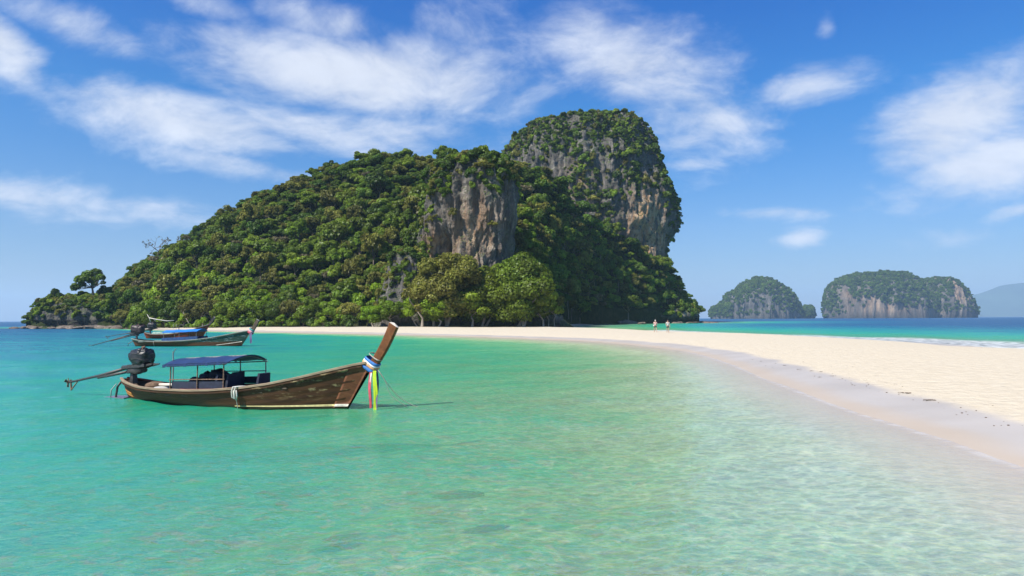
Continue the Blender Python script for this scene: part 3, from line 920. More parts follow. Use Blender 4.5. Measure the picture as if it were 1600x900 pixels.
# big trees of the beach edge
make_kind('big_olive', 9.3, 7.6, 60, 28500, 0.36, L_OLIVE, 120, rs=(.16, .25), jit=.8, trunk_r=.34, bark=BARKP, stems=2, lean=1.0, base=.97, flat=1.12, low=-.8, shell=.55, nlimb=14)
make_kind('big_green', 9.3, 7.6, 60, 28500, 0.37, L_MID, 121, rs=(.16, .26), jit=.7, trunk_r=.36, bark=BARKP, stems=2, lean=1.0, base=.97, flat=1.12, low=-.8, nlimb=14)
make_kind('beach_green', 5.0, 4.7, 22, 7980, 0.36, L_MID, 122, rs=(.2, .32), trunk_r=.22, bark=BARKP, lean=.9, base=.85, low=-.75, nlimb=10)
make_kind('beach_lime', 5.0, 4.6, 20, 7600, 0.39, L_LIME, 123, rs=(.2, .34), trunk_r=.22, bark=BARKP, lean=.9, base=.85, low=-.75, nlimb=10)
make_kind('beach_olive', 5.0, 5.0, 22, 6270, 0.36, L_OLIVE, 124, rs=(.2, .3), trunk_r=.22, bark=BARKP, stems=2, lean=1.0, base=.7, low=-.7, jit=.9, shell=.5, nlimb=12)
make_kind('beach_dark', 5.0, 4.7, 20, 7980, 0.36, L_DARK, 125, rs=(.2, .34), trunk_r=.24, bark=BARK, lean=.9, base=.85, low=-.75, nlimb=10)
# bushes for the rock faces
make_kind('bush_a', 1.9, 0.7, 9, 1178, 0.33, L_DARK, 130, rs=(.3, .46), trunk_r=.06)
make_kind('bush_b', 1.8, 0.6, 9, 1064, 0.33, L_MID, 131, rs=(.3, .46), trunk_r=.06)
make_kind('bush_c', 1.8, 0.6, 8, 798, 0.32, L_OLIVE, 132, rs=(.26, .42), trunk_r=.06, jit=.9, shell=.5)

PROTO = {}
def plant_tree(name, key, loc, radius, label, cat, group=None, rz=None, sz=None):
    cm, tm, R0 = KIND[key]
    s = radius / R0
    e = empty(name, loc, random.uniform(0, 6.28) if rz is None else rz)
    e.scale = (s, s * random.uniform(.85, 1.15), s * (sz or random.uniform(.75, 1.42)))
    tag(e, label, cat, group)
    for nm, me in (("trunk", tm), ("crown", cm)):
        o = bpy.data.objects.new(nm, me); COL.objects.link(o); o.parent = e
        PROTO.setdefault((key, nm), o)
    return e

# ---- where trees can stand on the slope
def slope_point(px, t):
    i = np.clip((px - 42) / (1092 - 42) * (NU - 1), 0, NU - 1.001)
    j = np.clip((t - tv[0]) / (tv[-1] - tv[0]) * (NT_ - 1), 0, NT_ - 1.001)
    i0 = i.astype(int); j0 = j.astype(int); a = (i - i0)[:, None]; b = (j - j0)[:, None]
    return (HPd[i0, j0] * (1 - a) + HPd[i0 + 1, j0] * a) * (1 - b) + (HPd[i0, j0 + 1] * (1 - a) + HPd[i0 + 1, j0 + 1] * a) * b

N = 26000
# even over the ground: sample columns by their width at the distance they stand
pw = np.interp(ux, ux, (rD - fD) * rD); pw /= pw.sum()
pxs = ux[RNG.choice(NU, N, p=pw)] + RNG.uniform(-1.2, 1.2, N)
ts = RNG.uniform(0.0, 1.25, N)
pts = slope_point(pxs, ts)
# keep off the rock faces
on_cliff = (pxs > 664) & (pxs < 803) & (pts[:, 1] < 214)
on_spur = (pxs > 585) & (pxs < 660) & (pts[:, 1] < 190) & (pts[:, 2] > 4)
ok = ~on_cliff & ~on_spur & (pts[:, 2] > 0.8)
pxs, ts, pts = pxs[ok], ts[ok], pts[ok]
far_k = smooth(230, 330, pts[:, 1])
rad = (1.7 + 3.6 * RNG.uniform(0, 1, len(pts)) ** 1.9) * (1 + 0.32 * far_k)
rad *= np.where(pxs < 200, 0.72, 1.0)
rad = np.where((ts > .72) & (pxs < 820), np.minimum(rad, 3.3), rad)
rad = np.where(pxs > 1060, np.minimum(rad, 3.6), rad)
chosen = []
cell = {}
def near(p, r):
    cx, cy, cz = (int(v // 8) for v in p)
    for a in (-1, 0, 1):
        for b in (-1, 0, 1):
            for c in (-1, 0, 1):
                for q, rq in cell.get((cx + a, cy + b, cz + c), ()):
                    d = (q[0] - p[0]) ** 2 + (q[1] - p[1]) ** 2 + (q[2] - p[2]) ** 2
                    if d < (0.50 * (r + rq)) ** 2: return True
    return False
for i in range(len(pts)):
    p = pts[i]; r = rad[i]
    if near(p, r): continue
    cell.setdefault(tuple(int(v // 8) for v in p), []).append((p, r))
    chosen.append(i)
ch = np.array(chosen)
cpx, ct, cp, cr = pxs[ch], ts[ch], pts[ch], rad[ch]
patchn = fbm(cp / 30, 3, 77)
rnd = RNG.uniform(0, 1, len(ch))
def pick_kind(i):
    h = ct[i]; x = cpx[i]; v = rnd[i]; pn = patchn[i]
    sub = 'abc'[int(v * 997) % 3]; sub2 = 'ab'[int(v * 991) % 2]
    lowband = (h < 0.40) and (230 < x < 650)
    if lowband and pn > -0.1 and v < 0.45: return 'lime_' + sub2
    if v > 0.965: return 'dry_a'
    if v > 0.74: return 'olive_' + sub2
    if h > 0.62 or x < 230: return ('dark_' if v < 0.42 else 'mid_') + sub
    if x > 810: return ('dark_' if v < 0.34 else ('lime_' + sub2 if False else 'mid_')) + sub
    return ('mid_' if (v + pn * .5) < 0.62 else 'dark_') + sub
kinds = [pick_kind(i) for i in range(len(ch))]
# how large each would show: front side first
size = cr / cp[:, 1] * (ct < 1.08) * np.where((cpx > 800) & (cpx < 870) & (ct < .2), .5, 1)
order = np.argsort(-size)
LAND = [(100, "on the tip of the headland"), (180, "right of the lone windswept tree"), (250, "below the large bare tree"), (310, "left of the see-through skyline tree"), (355, "below the see-through skyline tree"),
        (415, "below the dark round skyline tree"), (470, "over the middle of the beach"), (530, "left of the wide domed skyline tree"), (585, "below the wide domed skyline tree"), (640, "just left of the grey cliff"),
        (730, "above the grey cliff"), (815, "along the cliff's right edge"), (860, "in the dark hollow right of the cliff"), (915, "below the tower's left part"), (965, "below the tower's middle"), (1015, "below the tower's tan streaks"), (1070, "near the island's right end")]
def zone(x, t):
    lm = min(LAND, key=lambda q: abs(q[0] - x))[1]
    return ("low" if t < .33 else "halfway up" if t < .7 else "high") + ", " + lm
WORD = {'dark': "dark green tree", 'mid': "mid green tree", 'olive': "thin olive tree", 'lime': "bright lime green tree", 'dry': "greyish half-dry tree"}
def side_word(i, n):
    if n == 1: return ""
    if n == 2: return (", left of two", ", right of two")[i]
    if n == 3: return (", leftmost of three", ", middle of three", ", rightmost of three")[i]
    return ""
NIND = 255
members = {}
for i in order[:NIND]:
    members.setdefault((kinds[i].split('_')[0], zone(cpx[i], ct[i])), []).append(i)
for (w, zt), ids in members.items():
    ids.sort(key=lambda i: cpx[i])
    for n_, i in enumerate(ids):
        plant_tree("forest_tree", kinds[i], (cp[i][0], cp[i][1], cp[i][2] - 0.3 * cr[i]), cr[i], f"{WORD[w]} {zt}{side_word(n_, len(ids))}", "tree", f"{w} forest trees {zt}", sz=random.uniform(.7, .95) if ct[i] > .72 or (cpx[i] > 1050) else None)

# ---- the rest of the forest as one mass
def scatter(name, pts_, rads, krs, keys, kind_label=None, nrm=None, szs=None):
    me = bpy.data.meshes.new(name)
    me.vertices.add(len(pts_)); me.vertices.foreach_set('co', np.asarray(pts_, np.float32).ravel())
    a = me.attributes.new('sc', 'FLOAT_VECTOR', 'POINT')
    sv = np.stack([rads, rads, rads * (RNG.uniform(.75, 1.42, len(rads)) if szs is None else szs)], -1)
    a.data.foreach_set('vector', sv.astype(np.float32).ravel())
    a = me.attributes.new('rt', 'FLOAT_VECTOR', 'POINT')
    rv = np.zeros((len(pts_), 3)); rv[:, 2] = RNG.uniform(0, 6.28, len(pts_)) 
    if nrm is not None: rv[:, :2] = nrm
    a.data.foreach_set('vector', rv.astype(np.float32).ravel())
    a = me.attributes.new('ix', 'INT', 'POINT'); a.data.foreach_set('value', np.asarray(krs, np.int32))
    o = bpy.data.objects.new(name, me); COL.objects.link(o)
    ng = bpy.data.node_groups.new(name + "_nodes", 'GeometryNodeTree')
    ng.interface.new_socket('Geometry', in_out='INPUT', socket_type='NodeSocketGeometry')
    ng.interface.new_socket('Geometry', in_out='OUTPUT', socket_type='NodeSocketGeometry')
    gi = ng.nodes.new('NodeGroupInput'); go = ng.nodes.new('NodeGroupOutput')
    outs = []
    for kix, key in enumerate(keys):
        oi = ng.nodes.new('GeometryNodeObjectInfo'); oi.transform_space = 'ORIGINAL'
        oi.inputs['As Instance'].default_value = True
        oi.inputs['Object'].default_value = PROTO[(key, 'crown')]
        ip = ng.nodes.new('GeometryNodeInstanceOnPoints')
        def attr(nm, typ):
            n = ng.nodes.new('GeometryNodeInputNamedAttribute'); n.data_type = typ; n.inputs['Name'].default_value = nm
            return n.outputs[0]
        cmpn = ng.nodes.new('FunctionNodeCompare'); cmpn.data_type = 'INT'; cmpn.operation = 'EQUAL'
        ng.links.new(attr('ix', 'INT'), cmpn.inputs[2]); cmpn.inputs[3].default_value = kix
        ng.links.new(gi.outputs[0], ip.inputs['Points'])
        ng.links.new(cmpn.outputs[0], ip.inputs['Selection'])
        ng.links.new(oi.outputs['Geometry'], ip.inputs['Instance'])
        e2r = ng.nodes.new('FunctionNodeEulerToRotation')
        ng.links.new(attr('rt', 'FLOAT_VECTOR'), e2r.inputs[0])
        ng.links.new(e2r.outputs[0], ip.inputs['Rotation'])
        ng.links.new(attr('sc', 'FLOAT_VECTOR'), ip.inputs['Scale'])
        outs.append(ip.outputs[0])
    jn = ng.nodes.new('GeometryNodeJoinGeometry')
    for q in outs: ng.links.new(q, jn.inputs[0])
    ng.links.new(jn.outputs[0], go.inputs[0])
    md = o.modifiers.new('scatter', 'NODES'); md.node_group = ng
    tag(o, kind_label, kind="stuff")
    return o
rest = order[NIND:]
rk_ = [kinds[i] for i in rest]
keys = sorted(set(rk_) & {k for (k, n) in PROTO})
rest = np.array([i for i in rest if kinds[i] in keys])
scatter("forest", cp[rest] - np.array([0, 0, 1]) * (0.3 * cr[rest])[:, None], cr[rest] / np.array([KIND[kinds[i]][2] for i in rest]), [keys.index(kinds[i]) for i in rest], keys, szs=np.where(ct[rest] > .72, RNG.uniform(.7, .98, len(rest)), RNG.uniform(.75, 1.42, len(rest))))
print("trees", len(ch))
# ---------------------------------------------------------------- bushes that cling to the rocks
def mesh_normals(o):
    n = np.zeros(len(o.data.vertices) * 3, np.float32)
    o.data.vertex_normals.foreach_get('vector', n)
    return n.reshape(-1, 3)

def rock_points(o, V, rng, n, fn):
    Nn = mesh_normals(o)[:len(V)]
    w = fn(V, Nn)
    w = np.clip(w, 0, None)
    # share out evenly over the surface, not over the vertices
    idx = rng.choice(len(V), n, p=w / w.sum(), replace=False if (w > 0).sum() > n else True)
    return V[idx], Nn[idx]

def thin(p, r, k=0.55):
    keep = []
    cells = {}
    for i in range(len(p)):
        c = tuple(int(v // 6) for v in p[i])
        bad = False
        for a in (-1, 0, 1):
            for b in (-1, 0, 1):
                for d in (-1, 0, 1):
                    for j in cells.get((c[0] + a, c[1] + b, c[2] + d), ()):
                        if np.sum((p[i] - p[j]) ** 2) < (k * (r[i] + r[j])) ** 2: bad = True; break
        if not bad:
            cells.setdefault(c, []).append(i); keep.append(i)
    return np.array(keep)

BR = np.random.default_rng(55)
def tower_w(V, Nn):
    nz = fbm(V / np.array([13, 13, 17.0]), 4, 61)
    x0 = P(800, 300, 370)[0]; x1 = P(1050, 300, 370)[0]
    u = (V[:, 0] - x0) / (x1 - x0)
    h = V[:, 2] / 118
    # thick on the crown and across the upper left, thinning to bare rock lower right
    f = 0.42 * smooth(0.70, 0.97, h) + 0.40 * smooth(0.85, 0.40, u) * smooth(.35, .6, h) + 0.18 * np.exp(-((u - .6) / .17) ** 2 - ((h - .66) / .12) ** 2) * 1.6
    f += 0.5 * smooth(.93, 1.0, u) * smooth(.5, .62, h)
    f += nz * 2.3 + 0.7 * Nn[:, 2] - 0.10
    f -= 1.1 * smooth(.60, .70, u) * smooth(.62, .40, h) * smooth(.985, .93, u)
    f[(V[:, 1] > 412)] *= 0.4
    return np.clip(f, 0, 1) ** 1.2
tp, tn = rock_points(tower, TV[:-1], BR, 9000, tower_w)
trad = (1.2 + 2.6 * BR.uniform(0, 1, len(tp)) ** 1.6) * (1 - 0.28 * (tp[:, 2] > 98))
k_ = thin(tp, trad, 0.5); tp, tn, trad = tp[k_], tn[k_], trad[k_]

def cliff_w(V, Nn):
    nz = fbm(V / np.array([6, 6, 7.0]), 3, 63)
    h = V[:, 2]
    xl = P(668, 300, 185)[0]
    f = 0.95 * smooth(36.5, 41.5, h + 5 * nz) + 0.7 * smooth(5.0, 0, V[:, 0] - xl) * smooth(10, 24, h) + nz * 0.75 + .4 * Nn[:, 2] - 0.34
    return np.clip(f, 0, 1)
bp, bn = rock_points(cliff, BV[:-1], BR, 2600, cliff_w)
brad = BR.uniform(0.9, 2.0, len(bp)) * (1 + 0.5 * (bp[:, 2] > 41))
k_ = thin(bp, brad, 0.45); bp, bn, brad = bp[k_], bn[k_], brad[k_]
sps, spn, spr = [], [], []
for o_, V_ in SP:
    def wf(V, Nn):
        nz = fbm(V / 5, 3, 66)
        lo = 2.6 if 'foot' in o_.name or 'headland' in o_.name else 3.2
        return np.clip(nz * .9 + .9 * Nn[:, 2] + .12, 0, 1) * (V[:, 2] > lo) * smooth(lo, lo + 3, V[:, 2])
    q, qn = rock_points(o_, V_[:-1], BR, 900, wf)
    sps.append(q); spn.append(qn)
sps = np.vstack(sps); spn = np.vstack(spn)
spr = BR.uniform(0.8, 1.9, len(sps)) * np.where(sps[:, 1] > 300, 1.7, 1.0)
k_ = thin(sps, spr, 0.5); sps, spn, spr = sps[k_], spn[k_], spr[k_]

BK = ['bush_a', 'bush_b', 'bush_c']
def bush_word(k): return {'bush_a': 'dark green', 'bush_b': 'mid green', 'bush_c': 'olive'}[k]
def bushes(p, n, r, where, nind, kp):
    kk = BR.choice(3, len(p), p=kp)
    od = np.argsort(-r * (n[:, 1] < 0.2))
    mem = {}
    for i in od[:nind]:
        mem.setdefault((bush_word(BK[kk[i]]), where(p[i])), []).append(i)
    for (w_, wh), ids in mem.items():
        ids.sort(key=lambda i: p[i][0] / p[i][1])
        for n_, i in enumerate(ids):
            plant_tree("cliff_bush", BK[kk[i]], tuple(p[i] - n[i] * 0.2), r[i], f"{w_} bush {wh}{side_word(n_, len(ids))}", "bush", f"{w_} bushes {wh}")
    return od[nind:], kk
def tower_where(q):
    u = q[0] / q[1] * FPX + 800
    h_ = "atop" if q[2] > 108 else "high on" if q[2] > 90 else "halfway up" if q[2] > 68 else "low on"
    return f"{h_} the grey tower, " + ("far left part" if u < 845 else "left part" if u < 900 else "middle part" if u < 955 else "right part" if u < 1010 else "right edge")
def cliff_where(q):
    u = q[0] / q[1] * FPX + 800
    return ("on top of the beach cliff" if q[2] > 38 else "on the beach cliff's face") + (", left end" if u < 690 else ", middle" if u < 760 else ", right end")
def low_where(q):
    u = q[0] / q[1] * FPX + 800
    return "on the left headland rock" if u < 300 else "on the grey spur left of the cliff" if u < 680 else "on low rock behind beach trees" if u < 880 else "on the dark right foot of the island"
r1, k1 = bushes(tp, tn, trad, tower_where, 70, (.5, .3, .2))
r2, k2 = bushes(bp, bn, brad, cliff_where, 50, (.3, .4, .3))
r3, k3 = bushes(sps, spn, spr, low_where, 30, (.4, .35, .25))
ap = np.vstack([tp[r1], bp[r2], sps[r3]]); an = np.vstack([tn[r1], bn[r2], spn[r3]]); ar = np.concatenate([trad[r1], brad[r2], spr[r3]]); ak = np.concatenate([k1[r1], k2[r2], k3[r3]])
tilt = np.stack([-an[:, 1] * 0.7, an[:, 0] * 0.7], -1)
scatter("rock_vegetation", ap - an * 0.2, ar / 1.85, ak, BK, None, tilt)

# ---------------------------------------------------------------- trees that stand out
def ground_z(x, y):
    return float(sand_height(np.array([x]), np.array([y]))[0])
def big(px, D, r, key, label, name="beach_tree", sz=1.0, zoff=0.0, group=None):
    x = P(px, 500, D)[0]
    return plant_tree(name, key, (x, D, max(ground_z(x, D), .3) + zoff), r, label, "tree", group, None, sz)
big(703, 172.5, 12.4, 'big_olive', "broad olive-green tree spreading under the grey cliff, left of a greener one", sz=.96)
big(813, 171.5, 12.2, 'big_green', "broad fresh-green tree under the right edge of the grey cliff", sz=.94)
big(760, 175, 10.6, 'big_green', "broad tree set back in the gap between the two broad trees under the cliff", sz=.9)
big(686, 168.5, 5.4, 'beach_lime', "small yellow-green tree in front of the broad olive tree under the cliff", sz=.85)
big(668, 171, 7.2, 'beach_olive', "olive tree at the lower left edge of the broad olive tree under the cliff", sz=.95)
big(738, 170, 6.8, 'beach_green', "low green tree in front of the gap between the two broad cliff trees", sz=.8)
big(849, 171, 6.6, 'beach_green', "low green tree leaning out at the right of the broad cliff trees", sz=.85)
big(652, 173, 4.6, 'beach_lime', "yellow-green tree at the left foot of the grey cliff", sz=1.1)
big(862, 177, 4.2, 'beach_olive', "thin olive tree at the outer right side of the broad trees under the cliff", sz=1.35)
big(613, 175, 4.2, 'beach_green', "green tree hanging over the tan boulders of the beach", sz=.96)
big(583, 175, 3.6, 'beach_lime', "small yellow-green tree just left of the tan boulders", sz=.96)
row = [(547, 180, 4.3, 'beach_olive'), (518, 182, 4.6, 'beach_green'), (487, 184, 4.4, 'beach_green'), (455, 186, 4.6, 'beach_olive'), (432, 187, 4.6, 'beach_dark'), (405, 189, 4.9, 'beach_lime'),
       (380, 190, 5.0, 'beach_green'), (352, 192, 4.6, 'beach_green'), (324, 195, 4.7, 'beach_olive'), (299, 199, 4.8, 'beach_olive'), (268, 205, 4.6, 'beach_dark'), (243, 209, 5.2, 'beach_lime'),
       (218, 214, 4.2, 'beach_green'), (193, 223, 3.6, 'beach_olive')]
where = ["nearest the tan boulders", "second from the tan boulders", "third from the tan boulders", "a little left of the middle of the tree line", "dark, in the middle of the tree line",
         "bright, right above the raised bow of the middle boat", "above the bow of the middle boat, on its left", "over the pale log on the sand", "behind the bow of the farthest boat",
         "greyish, behind the blue canopy of the moored boat", "dark, behind the engines of the two far boats", "bright, left of the far boat engines", "at the left end of the sand", "last on the left, above the rocks"]
kw = {'beach_olive': "olive", 'beach_green': "green", 'beach_dark': "dark green", 'beach_lime': "lime green"}
for (px, D, r, key), wh in zip(row, where):
    big(px, D, r, key, f"{kw[key]} beach tree {wh}", sz=random.uniform(.92, 1.1), group="trees lining the back of the beach")
# undergrowth along the sand
SHORE_AT = [(215, "at the left end of the sand"), (240, "behind the far boats' engines"), (270, "behind the middle of the far boats"), (300, "behind the blue canopy"), (328, "behind the farthest boat's bow"), (360, "above the pale log"),
            (392, "behind the green boat's bow"), (422, "right of the green boat's bow"), (452, "midway along the open sand"), (482, "right of the beach's middle"), (512, "left of the tan boulders"), (545, "beside the tan boulders")]
shore = {}
for i, px in enumerate(np.linspace(205, 545, 34)):
    D = np.interp(px, [200, 265, 340, 545], [219, 203, 190, 177.5]) + random.uniform(-.5, 1)
    shore.setdefault(min(SHORE_AT, key=lambda q: abs(q[0] - px))[1], []).append((px, D, ['bush_a', 'bush_b', 'lime_b'][i % 3]))
for wh, lst in shore.items():
    for n_, (px, D, k) in enumerate(lst):
        x = P(px, 500, D)[0]
        plant_tree("shore_bush", k, (x, D, ground_z(x, D) - .2), random.uniform(1.3, 2.5), f"low beach bush {wh}{side_word(n_, len(lst))}", "bush", "bushes along the back of the beach")

def special_tree(name, px, py_base, D, lobes_px, leaf, nleaf, size, label, r0, seed, trunk_top, jit=.7, shell=.6):
    """a tree whose clumps follow the outline seen in the photograph; its depth is given to it"""
    rng = np.random.default_rng(seed)
    b0 = P(px, py_base, D)
    lob = []
    for (lx, ly, lr) in lobes_px:
        q = P(lx, ly, D + rng.uniform(-2.2, 2.2)); k = D / FPX
        lob.append((q[0] - b0[0], q[1] - b0[1], q[2] - b0[2], lr * k))
    V, F, tone = leaf_cloud(lob, nleaf, size, rng, -0.6, jit, 1.5, shell)
    e = empty(name, tuple(b0)); tag(e, label, "tree")
    mk("crown", V, F, leaf, e, False, {'tone': tone})
    b = MB()
    top = P(trunk_top[0], trunk_top[1], D) - b0
    b.tube([(0, 0, -1.5), (0, 0, 0), top * .5 + np.array([.15, 0, 0]), top], [r0 * 1.5, r0 * 1.2, r0, r0 * .75], 7)
    for l in lob:
        l3 = np.array(l[:3]); m_ = top * .45 + l3 * .55 + rng.normal(0, .25, 3)
        b.tube([top * rng.uniform(.7, 1), m_, l3], [r0 * .55, r0 * .35, r0 * .12], 5)
    b.build("trunk", BARK, e, True)
    return e
special_tree("umbrella_tree", 145, 463, 256, [(118, 448, 7), (125, 437, 8), (128, 445, 6), (137, 430, 9), (150, 427, 9), (145, 438, 8), (157, 434, 7), (161, 442, 4), (133, 436, 7), (148, 444, 5), (116, 452, 4)],
             L_DARK, 3200, .55, "lone windswept tree standing clear on the left headland skyline", .38, 301, (144, 449))
special_tree("skyline_tree", 585, 262, 274, [(570, 247, 9), (585, 242, 11), (600, 245, 9), (578, 250, 8), (594, 251, 8), (608, 249, 5)], L_MID, 3000, .55,
             "wide domed tree highest on the left skyline", .3, 302, (585, 254))
special_tree("skyline_tree", 355, 345, 272, [(345, 331, 6), (355, 326, 7), (365, 329, 6), (373, 327, 4), (350, 336, 5), (362, 335, 5)], L_OLIVE, 1000, .5,
             "thin see-through tree sticking up from the left skyline", .22, 303, (356, 338), .9, .4)
special_tree("skyline_tree", 415, 318, 272, [(400, 312, 7), (411, 304, 8), (424, 303, 8), (434, 309, 6), (414, 313, 8), (425, 313, 7), (440, 312, 5), (392, 318, 6)], L_DARK, 2000, .52,
             "dark round tree standing above the left skyline, below the highest one", .25, 304, (416, 308))
special_tree("skyline_tree", 692, 248, 264, [(682, 238, 6), (692, 233, 7), (702, 236, 6), (692, 240, 6)], L_MID, 1300, .52, "small domed tree on the crest just left of the cliff top", .2, 305, (692, 241))
special_tree("skyline_tree", 770, 252, 262, [(764, 242, 4), (771, 239, 5), (777, 243, 4)], L_DARK, 650, .5, "small dark tree on the crest beside the grey tower", .16, 306, (770, 245))
special_tree("headland_tree", 85, 478, 248, [(78, 466, 6), (86, 456, 6), (92, 461, 5), (83, 463, 6), (74, 472, 6), (98, 468, 6), (90, 470, 7)], L_DARK, 1700, .5,
             "dark pointed tree on the tip of the left headland", .22, 307, (86, 466))
for (px, py, D, H, lab, sd) in [(247, 404, 266, 8.5, "bare grey tree with spreading twigs on the lower left skyline", 401), (286, 385, 268, 4.5, "small bare tree on the skyline right of the larger bare one", 402),
                                (985, 455, 338, 8.0, "leafless grey tree low on the slope right of the cliff", 403), (118, 494, 236, 5.0, "pale dead tree leaning on the headland rocks", 404)]:
    rng = np.random.default_rng(sd)
    b, tips = bare_branches(rng, H, 0.022 * H + .05, .95, 4)
    e = empty("bare_tree", tuple(P(px, py, D)), sd); tag(e, lab, "tree")
    b.build("trunk", BARK, e, True)
    tl = [(q.x, q.y, q.z, .55) for q in tips[::2]]
    V, F, tone = leaf_cloud(tl, 260, .3, rng, -1, 1.0, 1.5, .2)
    mk("crown", V, F, L_DRY, e, False, {'tone': tone})

# ---------------------------------------------------------------- shore rocks
def rock_mesh(rng, sub=3, rough=.35, flat=.6, sq=1.0):
    bm = bmesh.new()
    bmesh.ops.create_icosphere(bm, subdivisions=sub, radius=1)
    V = np.array([v.co[:] for v in bm.verts]); F = np.array([[v.index for v in f.verts] for f in bm.faces])
    bm.free()
    off = rng.uniform(0, 100, 3)
    d = 1 + rough * fbm(V * 1.3 + off, 4, int(rng.integers(999)), .6) - .25 * np.abs(fbm(V * 2.1 + off, 3, int(rng.integers(999))))
    V = V * d[:, None] * np.array([1, 1 * sq, flat])
    return mk("rock_mesh", V, F, SHORE, None, False, {'stain': np.zeros(len(V)), 'wet': np.zeros(len(V))}, link=False)
RR = np.random.default_rng(88)
ROCKS = [rock_mesh(RR, 3, .55, RR.uniform(.5, .8), RR.uniform(.7, 1)) for _ in range(7)]
def rock(px, py, s, label, group=None, z=None, cat="rock", D=None, sq=(1, 1, 1), name="shore_rock"):
    g = G(px, py, 0.15 if z is None else z) if D is None else P(px, py, D)
    o = bpy.data.objects.new(name, ROCKS[int(RR.integers(len(ROCKS)))]); COL.objects.link(o)
    o.location = tuple(g); o.rotation_euler = (RR.uniform(-.2, .2), RR.uniform(-.2, .2), RR.uniform(0, 6.28))
    o.scale = (s * sq[0], s * sq[1], s * sq[2])
    return tag(o, label, cat, group)
for (px, py, s, sq, lab) in [(556, 509.5, 2.4, (1.6, 1, .6), "long tan boulder lying on the sand, left of the beach cliff"), (575, 508, 2.2, (1, 1, .9), "brown boulder behind the long tan one"),
                             (590, 509.5, 1.6, (1, 1, .7), "pale boulder in front of the rock spur"), (603, 507.5, 2.1, (1, 1, 1.25), "upright tan boulder above the bow of the near boat"),
                             (566, 506.5, 1.8, (1, 1, 1), "rounded brown boulder at the edge of the trees by the sand"), (714, 508.8, 0.9, (1.5, 1, .6), "pale rock on the sand under the olive tree"),
                             (798, 510, 1.2, (1.5, 1, .5), "low tan rock at the sand edge under the green tree"), (858, 510.5, 1.3, (1.5, 1, .45), "flat pale rock where the sand meets the dark rock foot"),
                             (985, 505.5, 3.8, (1.7, 1, .6), "tan fallen boulder by the water beyond the two walkers"), (1003, 506, 2.2, (1.4, 1, .6), "smaller tan boulder by the water right behind the walkers")]:
    rock(px, py, s, lab, None, 0.5 if px < 900 else .2, sq=sq)
for i in range(46):      # reef at the foot of the headland
    px = RR.uniform(18, 235); base = np.interp(px, [10, 45, 120, 200, 240], [512.6, 512.3, 511.6, 510.0, 508.0])
    D_ = np.interp(px, [10, 45, 120, 200, 240], [240, 232, 225, 220, 216]) + RR.uniform(0, 6)
    q_ = np.array([P(px, 500, D_)[0], D_, .2]) - _C
    rock(px, 450 - FPX * (q_ @ _U) / (q_ @ _F), RR.uniform(.8, 2.0) * (1.3 if 90 < px < 190 else 1), "brown jagged rock in the low reef along the foot of the left headland", "rocks of the headland reef", .2, sq=(1.6, 1, RR.uniform(.4, .8)))
for i in range(16):
    px = RR.uniform(1035, 1112); py = np.interp(px, [1035, 1112], [505.4, 505.2]) - RR.uniform(0, 1.0)
    rock(px, py, RR.uniform(1.2, 2.4), "dark wet rock in the reef off the right end of the island", "rocks of the right reef", .0, sq=(1.8, 1, .5))
# dark rocks under the shallow water
def sunk(px, py, s, z, lab, sq):
    g = G(px, py, 0)
    d = ray(px, py); q = _C + d * (z - CAM_H) / d[2]
    o = bpy.data.objects.new("sunken_rock", ROCKS[int(RR.integers(len(ROCKS)))]); COL.objects.link(o)
    o.location = tuple(q); o.scale = (s * sq[0], s * sq[1], s * sq[2]); o.rotation_euler = (0, 0, .25)
    tag(o, lab, "rock")
sunk(438, 772, .36, -.20, "dark rock under the clear water in front of the near boat", (1.35, .8, .28))
sunk(470, 765, .26, -.28, "smaller dark rock touching the sunken rock in front of the boat", (1.5, .8, .3))
sunk(716, 773, .30, -.36, "faint dark rock under the water right of the other sunken rocks", (1.4, .8, .3))

# ---------------------------------------------------------------- things washed up on the sand
WOOD_GREY = simple_mat("driftwood", (0.42, 0.36, 0.29), .9, .3, 6, .4, stretch=(.3, 1, 1))
WEED = simple_mat("dry_seaweed", (0.10, 0.065, 0.04), .95, .4, 12, .5)
def log(px, py, z, length, r, rz, lab, tilt=0.02):
    g = G(px, py, z)
    b = MB(); n = 7
    pts = [(length * (i / (n - 1) - .5), .08 * length * math.sin(i * 1.3) * .3, .03 * length * math.sin(i * .9 + 1) + tilt * length * (i / (n - 1) - .5)) for i in range(n)]
    b.tube(pts, [r * (1.1 - .1 * i) for i in range(n)], 7)
    b.tube([pts[4], (pts[4][0] + .12 * length, .1 * length, .09 * length)], [r * .5, r * .2], 5)
    o = b.build("driftwood_log", WOOD_GREY, None, True)
    o.location = (g[0], g[1], g[2] + r * .6); o.rotation_euler = (0, 0, rz)
    tag(o, lab, "log")
log(362, 504.2, 1.7, 5.0, .16, .1, "long pale driftwood log on the sand behind the middle boat", .12)
log(345, 507.0, 1.3, 3.2, .09, .0, "thin branch lying on the sand below the pale log")
log(745, 508.6, .7, 1.6, .12, .3, "short pale log on the sand under the cliff trees")
WR = np.random.default_rng(5)
def weed(px, py, s, lab, group):
    g = G(px, py, .30)
    z = ground_z(g[0], g[1])
    b = MB()
    for _ in range(9):
        a = WR.uniform(0, 6.28); q = WR.normal(0, s * .35, 2) * np.array([1.8, .7])
        c = Vector((q[0], q[1], .01)); d = Vector((math.cos(a), math.sin(a) * .5, WR.uniform(0, .25))) * s * WR.uniform(.3, .7)
        b.tube([c - d * .5, c + Vector((0, 0, .04 * s + .01)), c + d * .5], [s * .05, s * .08, s * .03], 4)
    o = b.build("seaweed_clump", WEED, None, False)
    o.location = (g[0], g[1], z); tag(o, lab, "seaweed", group)
weed(1453, 622, .17, "largest dark seaweed clump on the dry sand edge, far right", None)
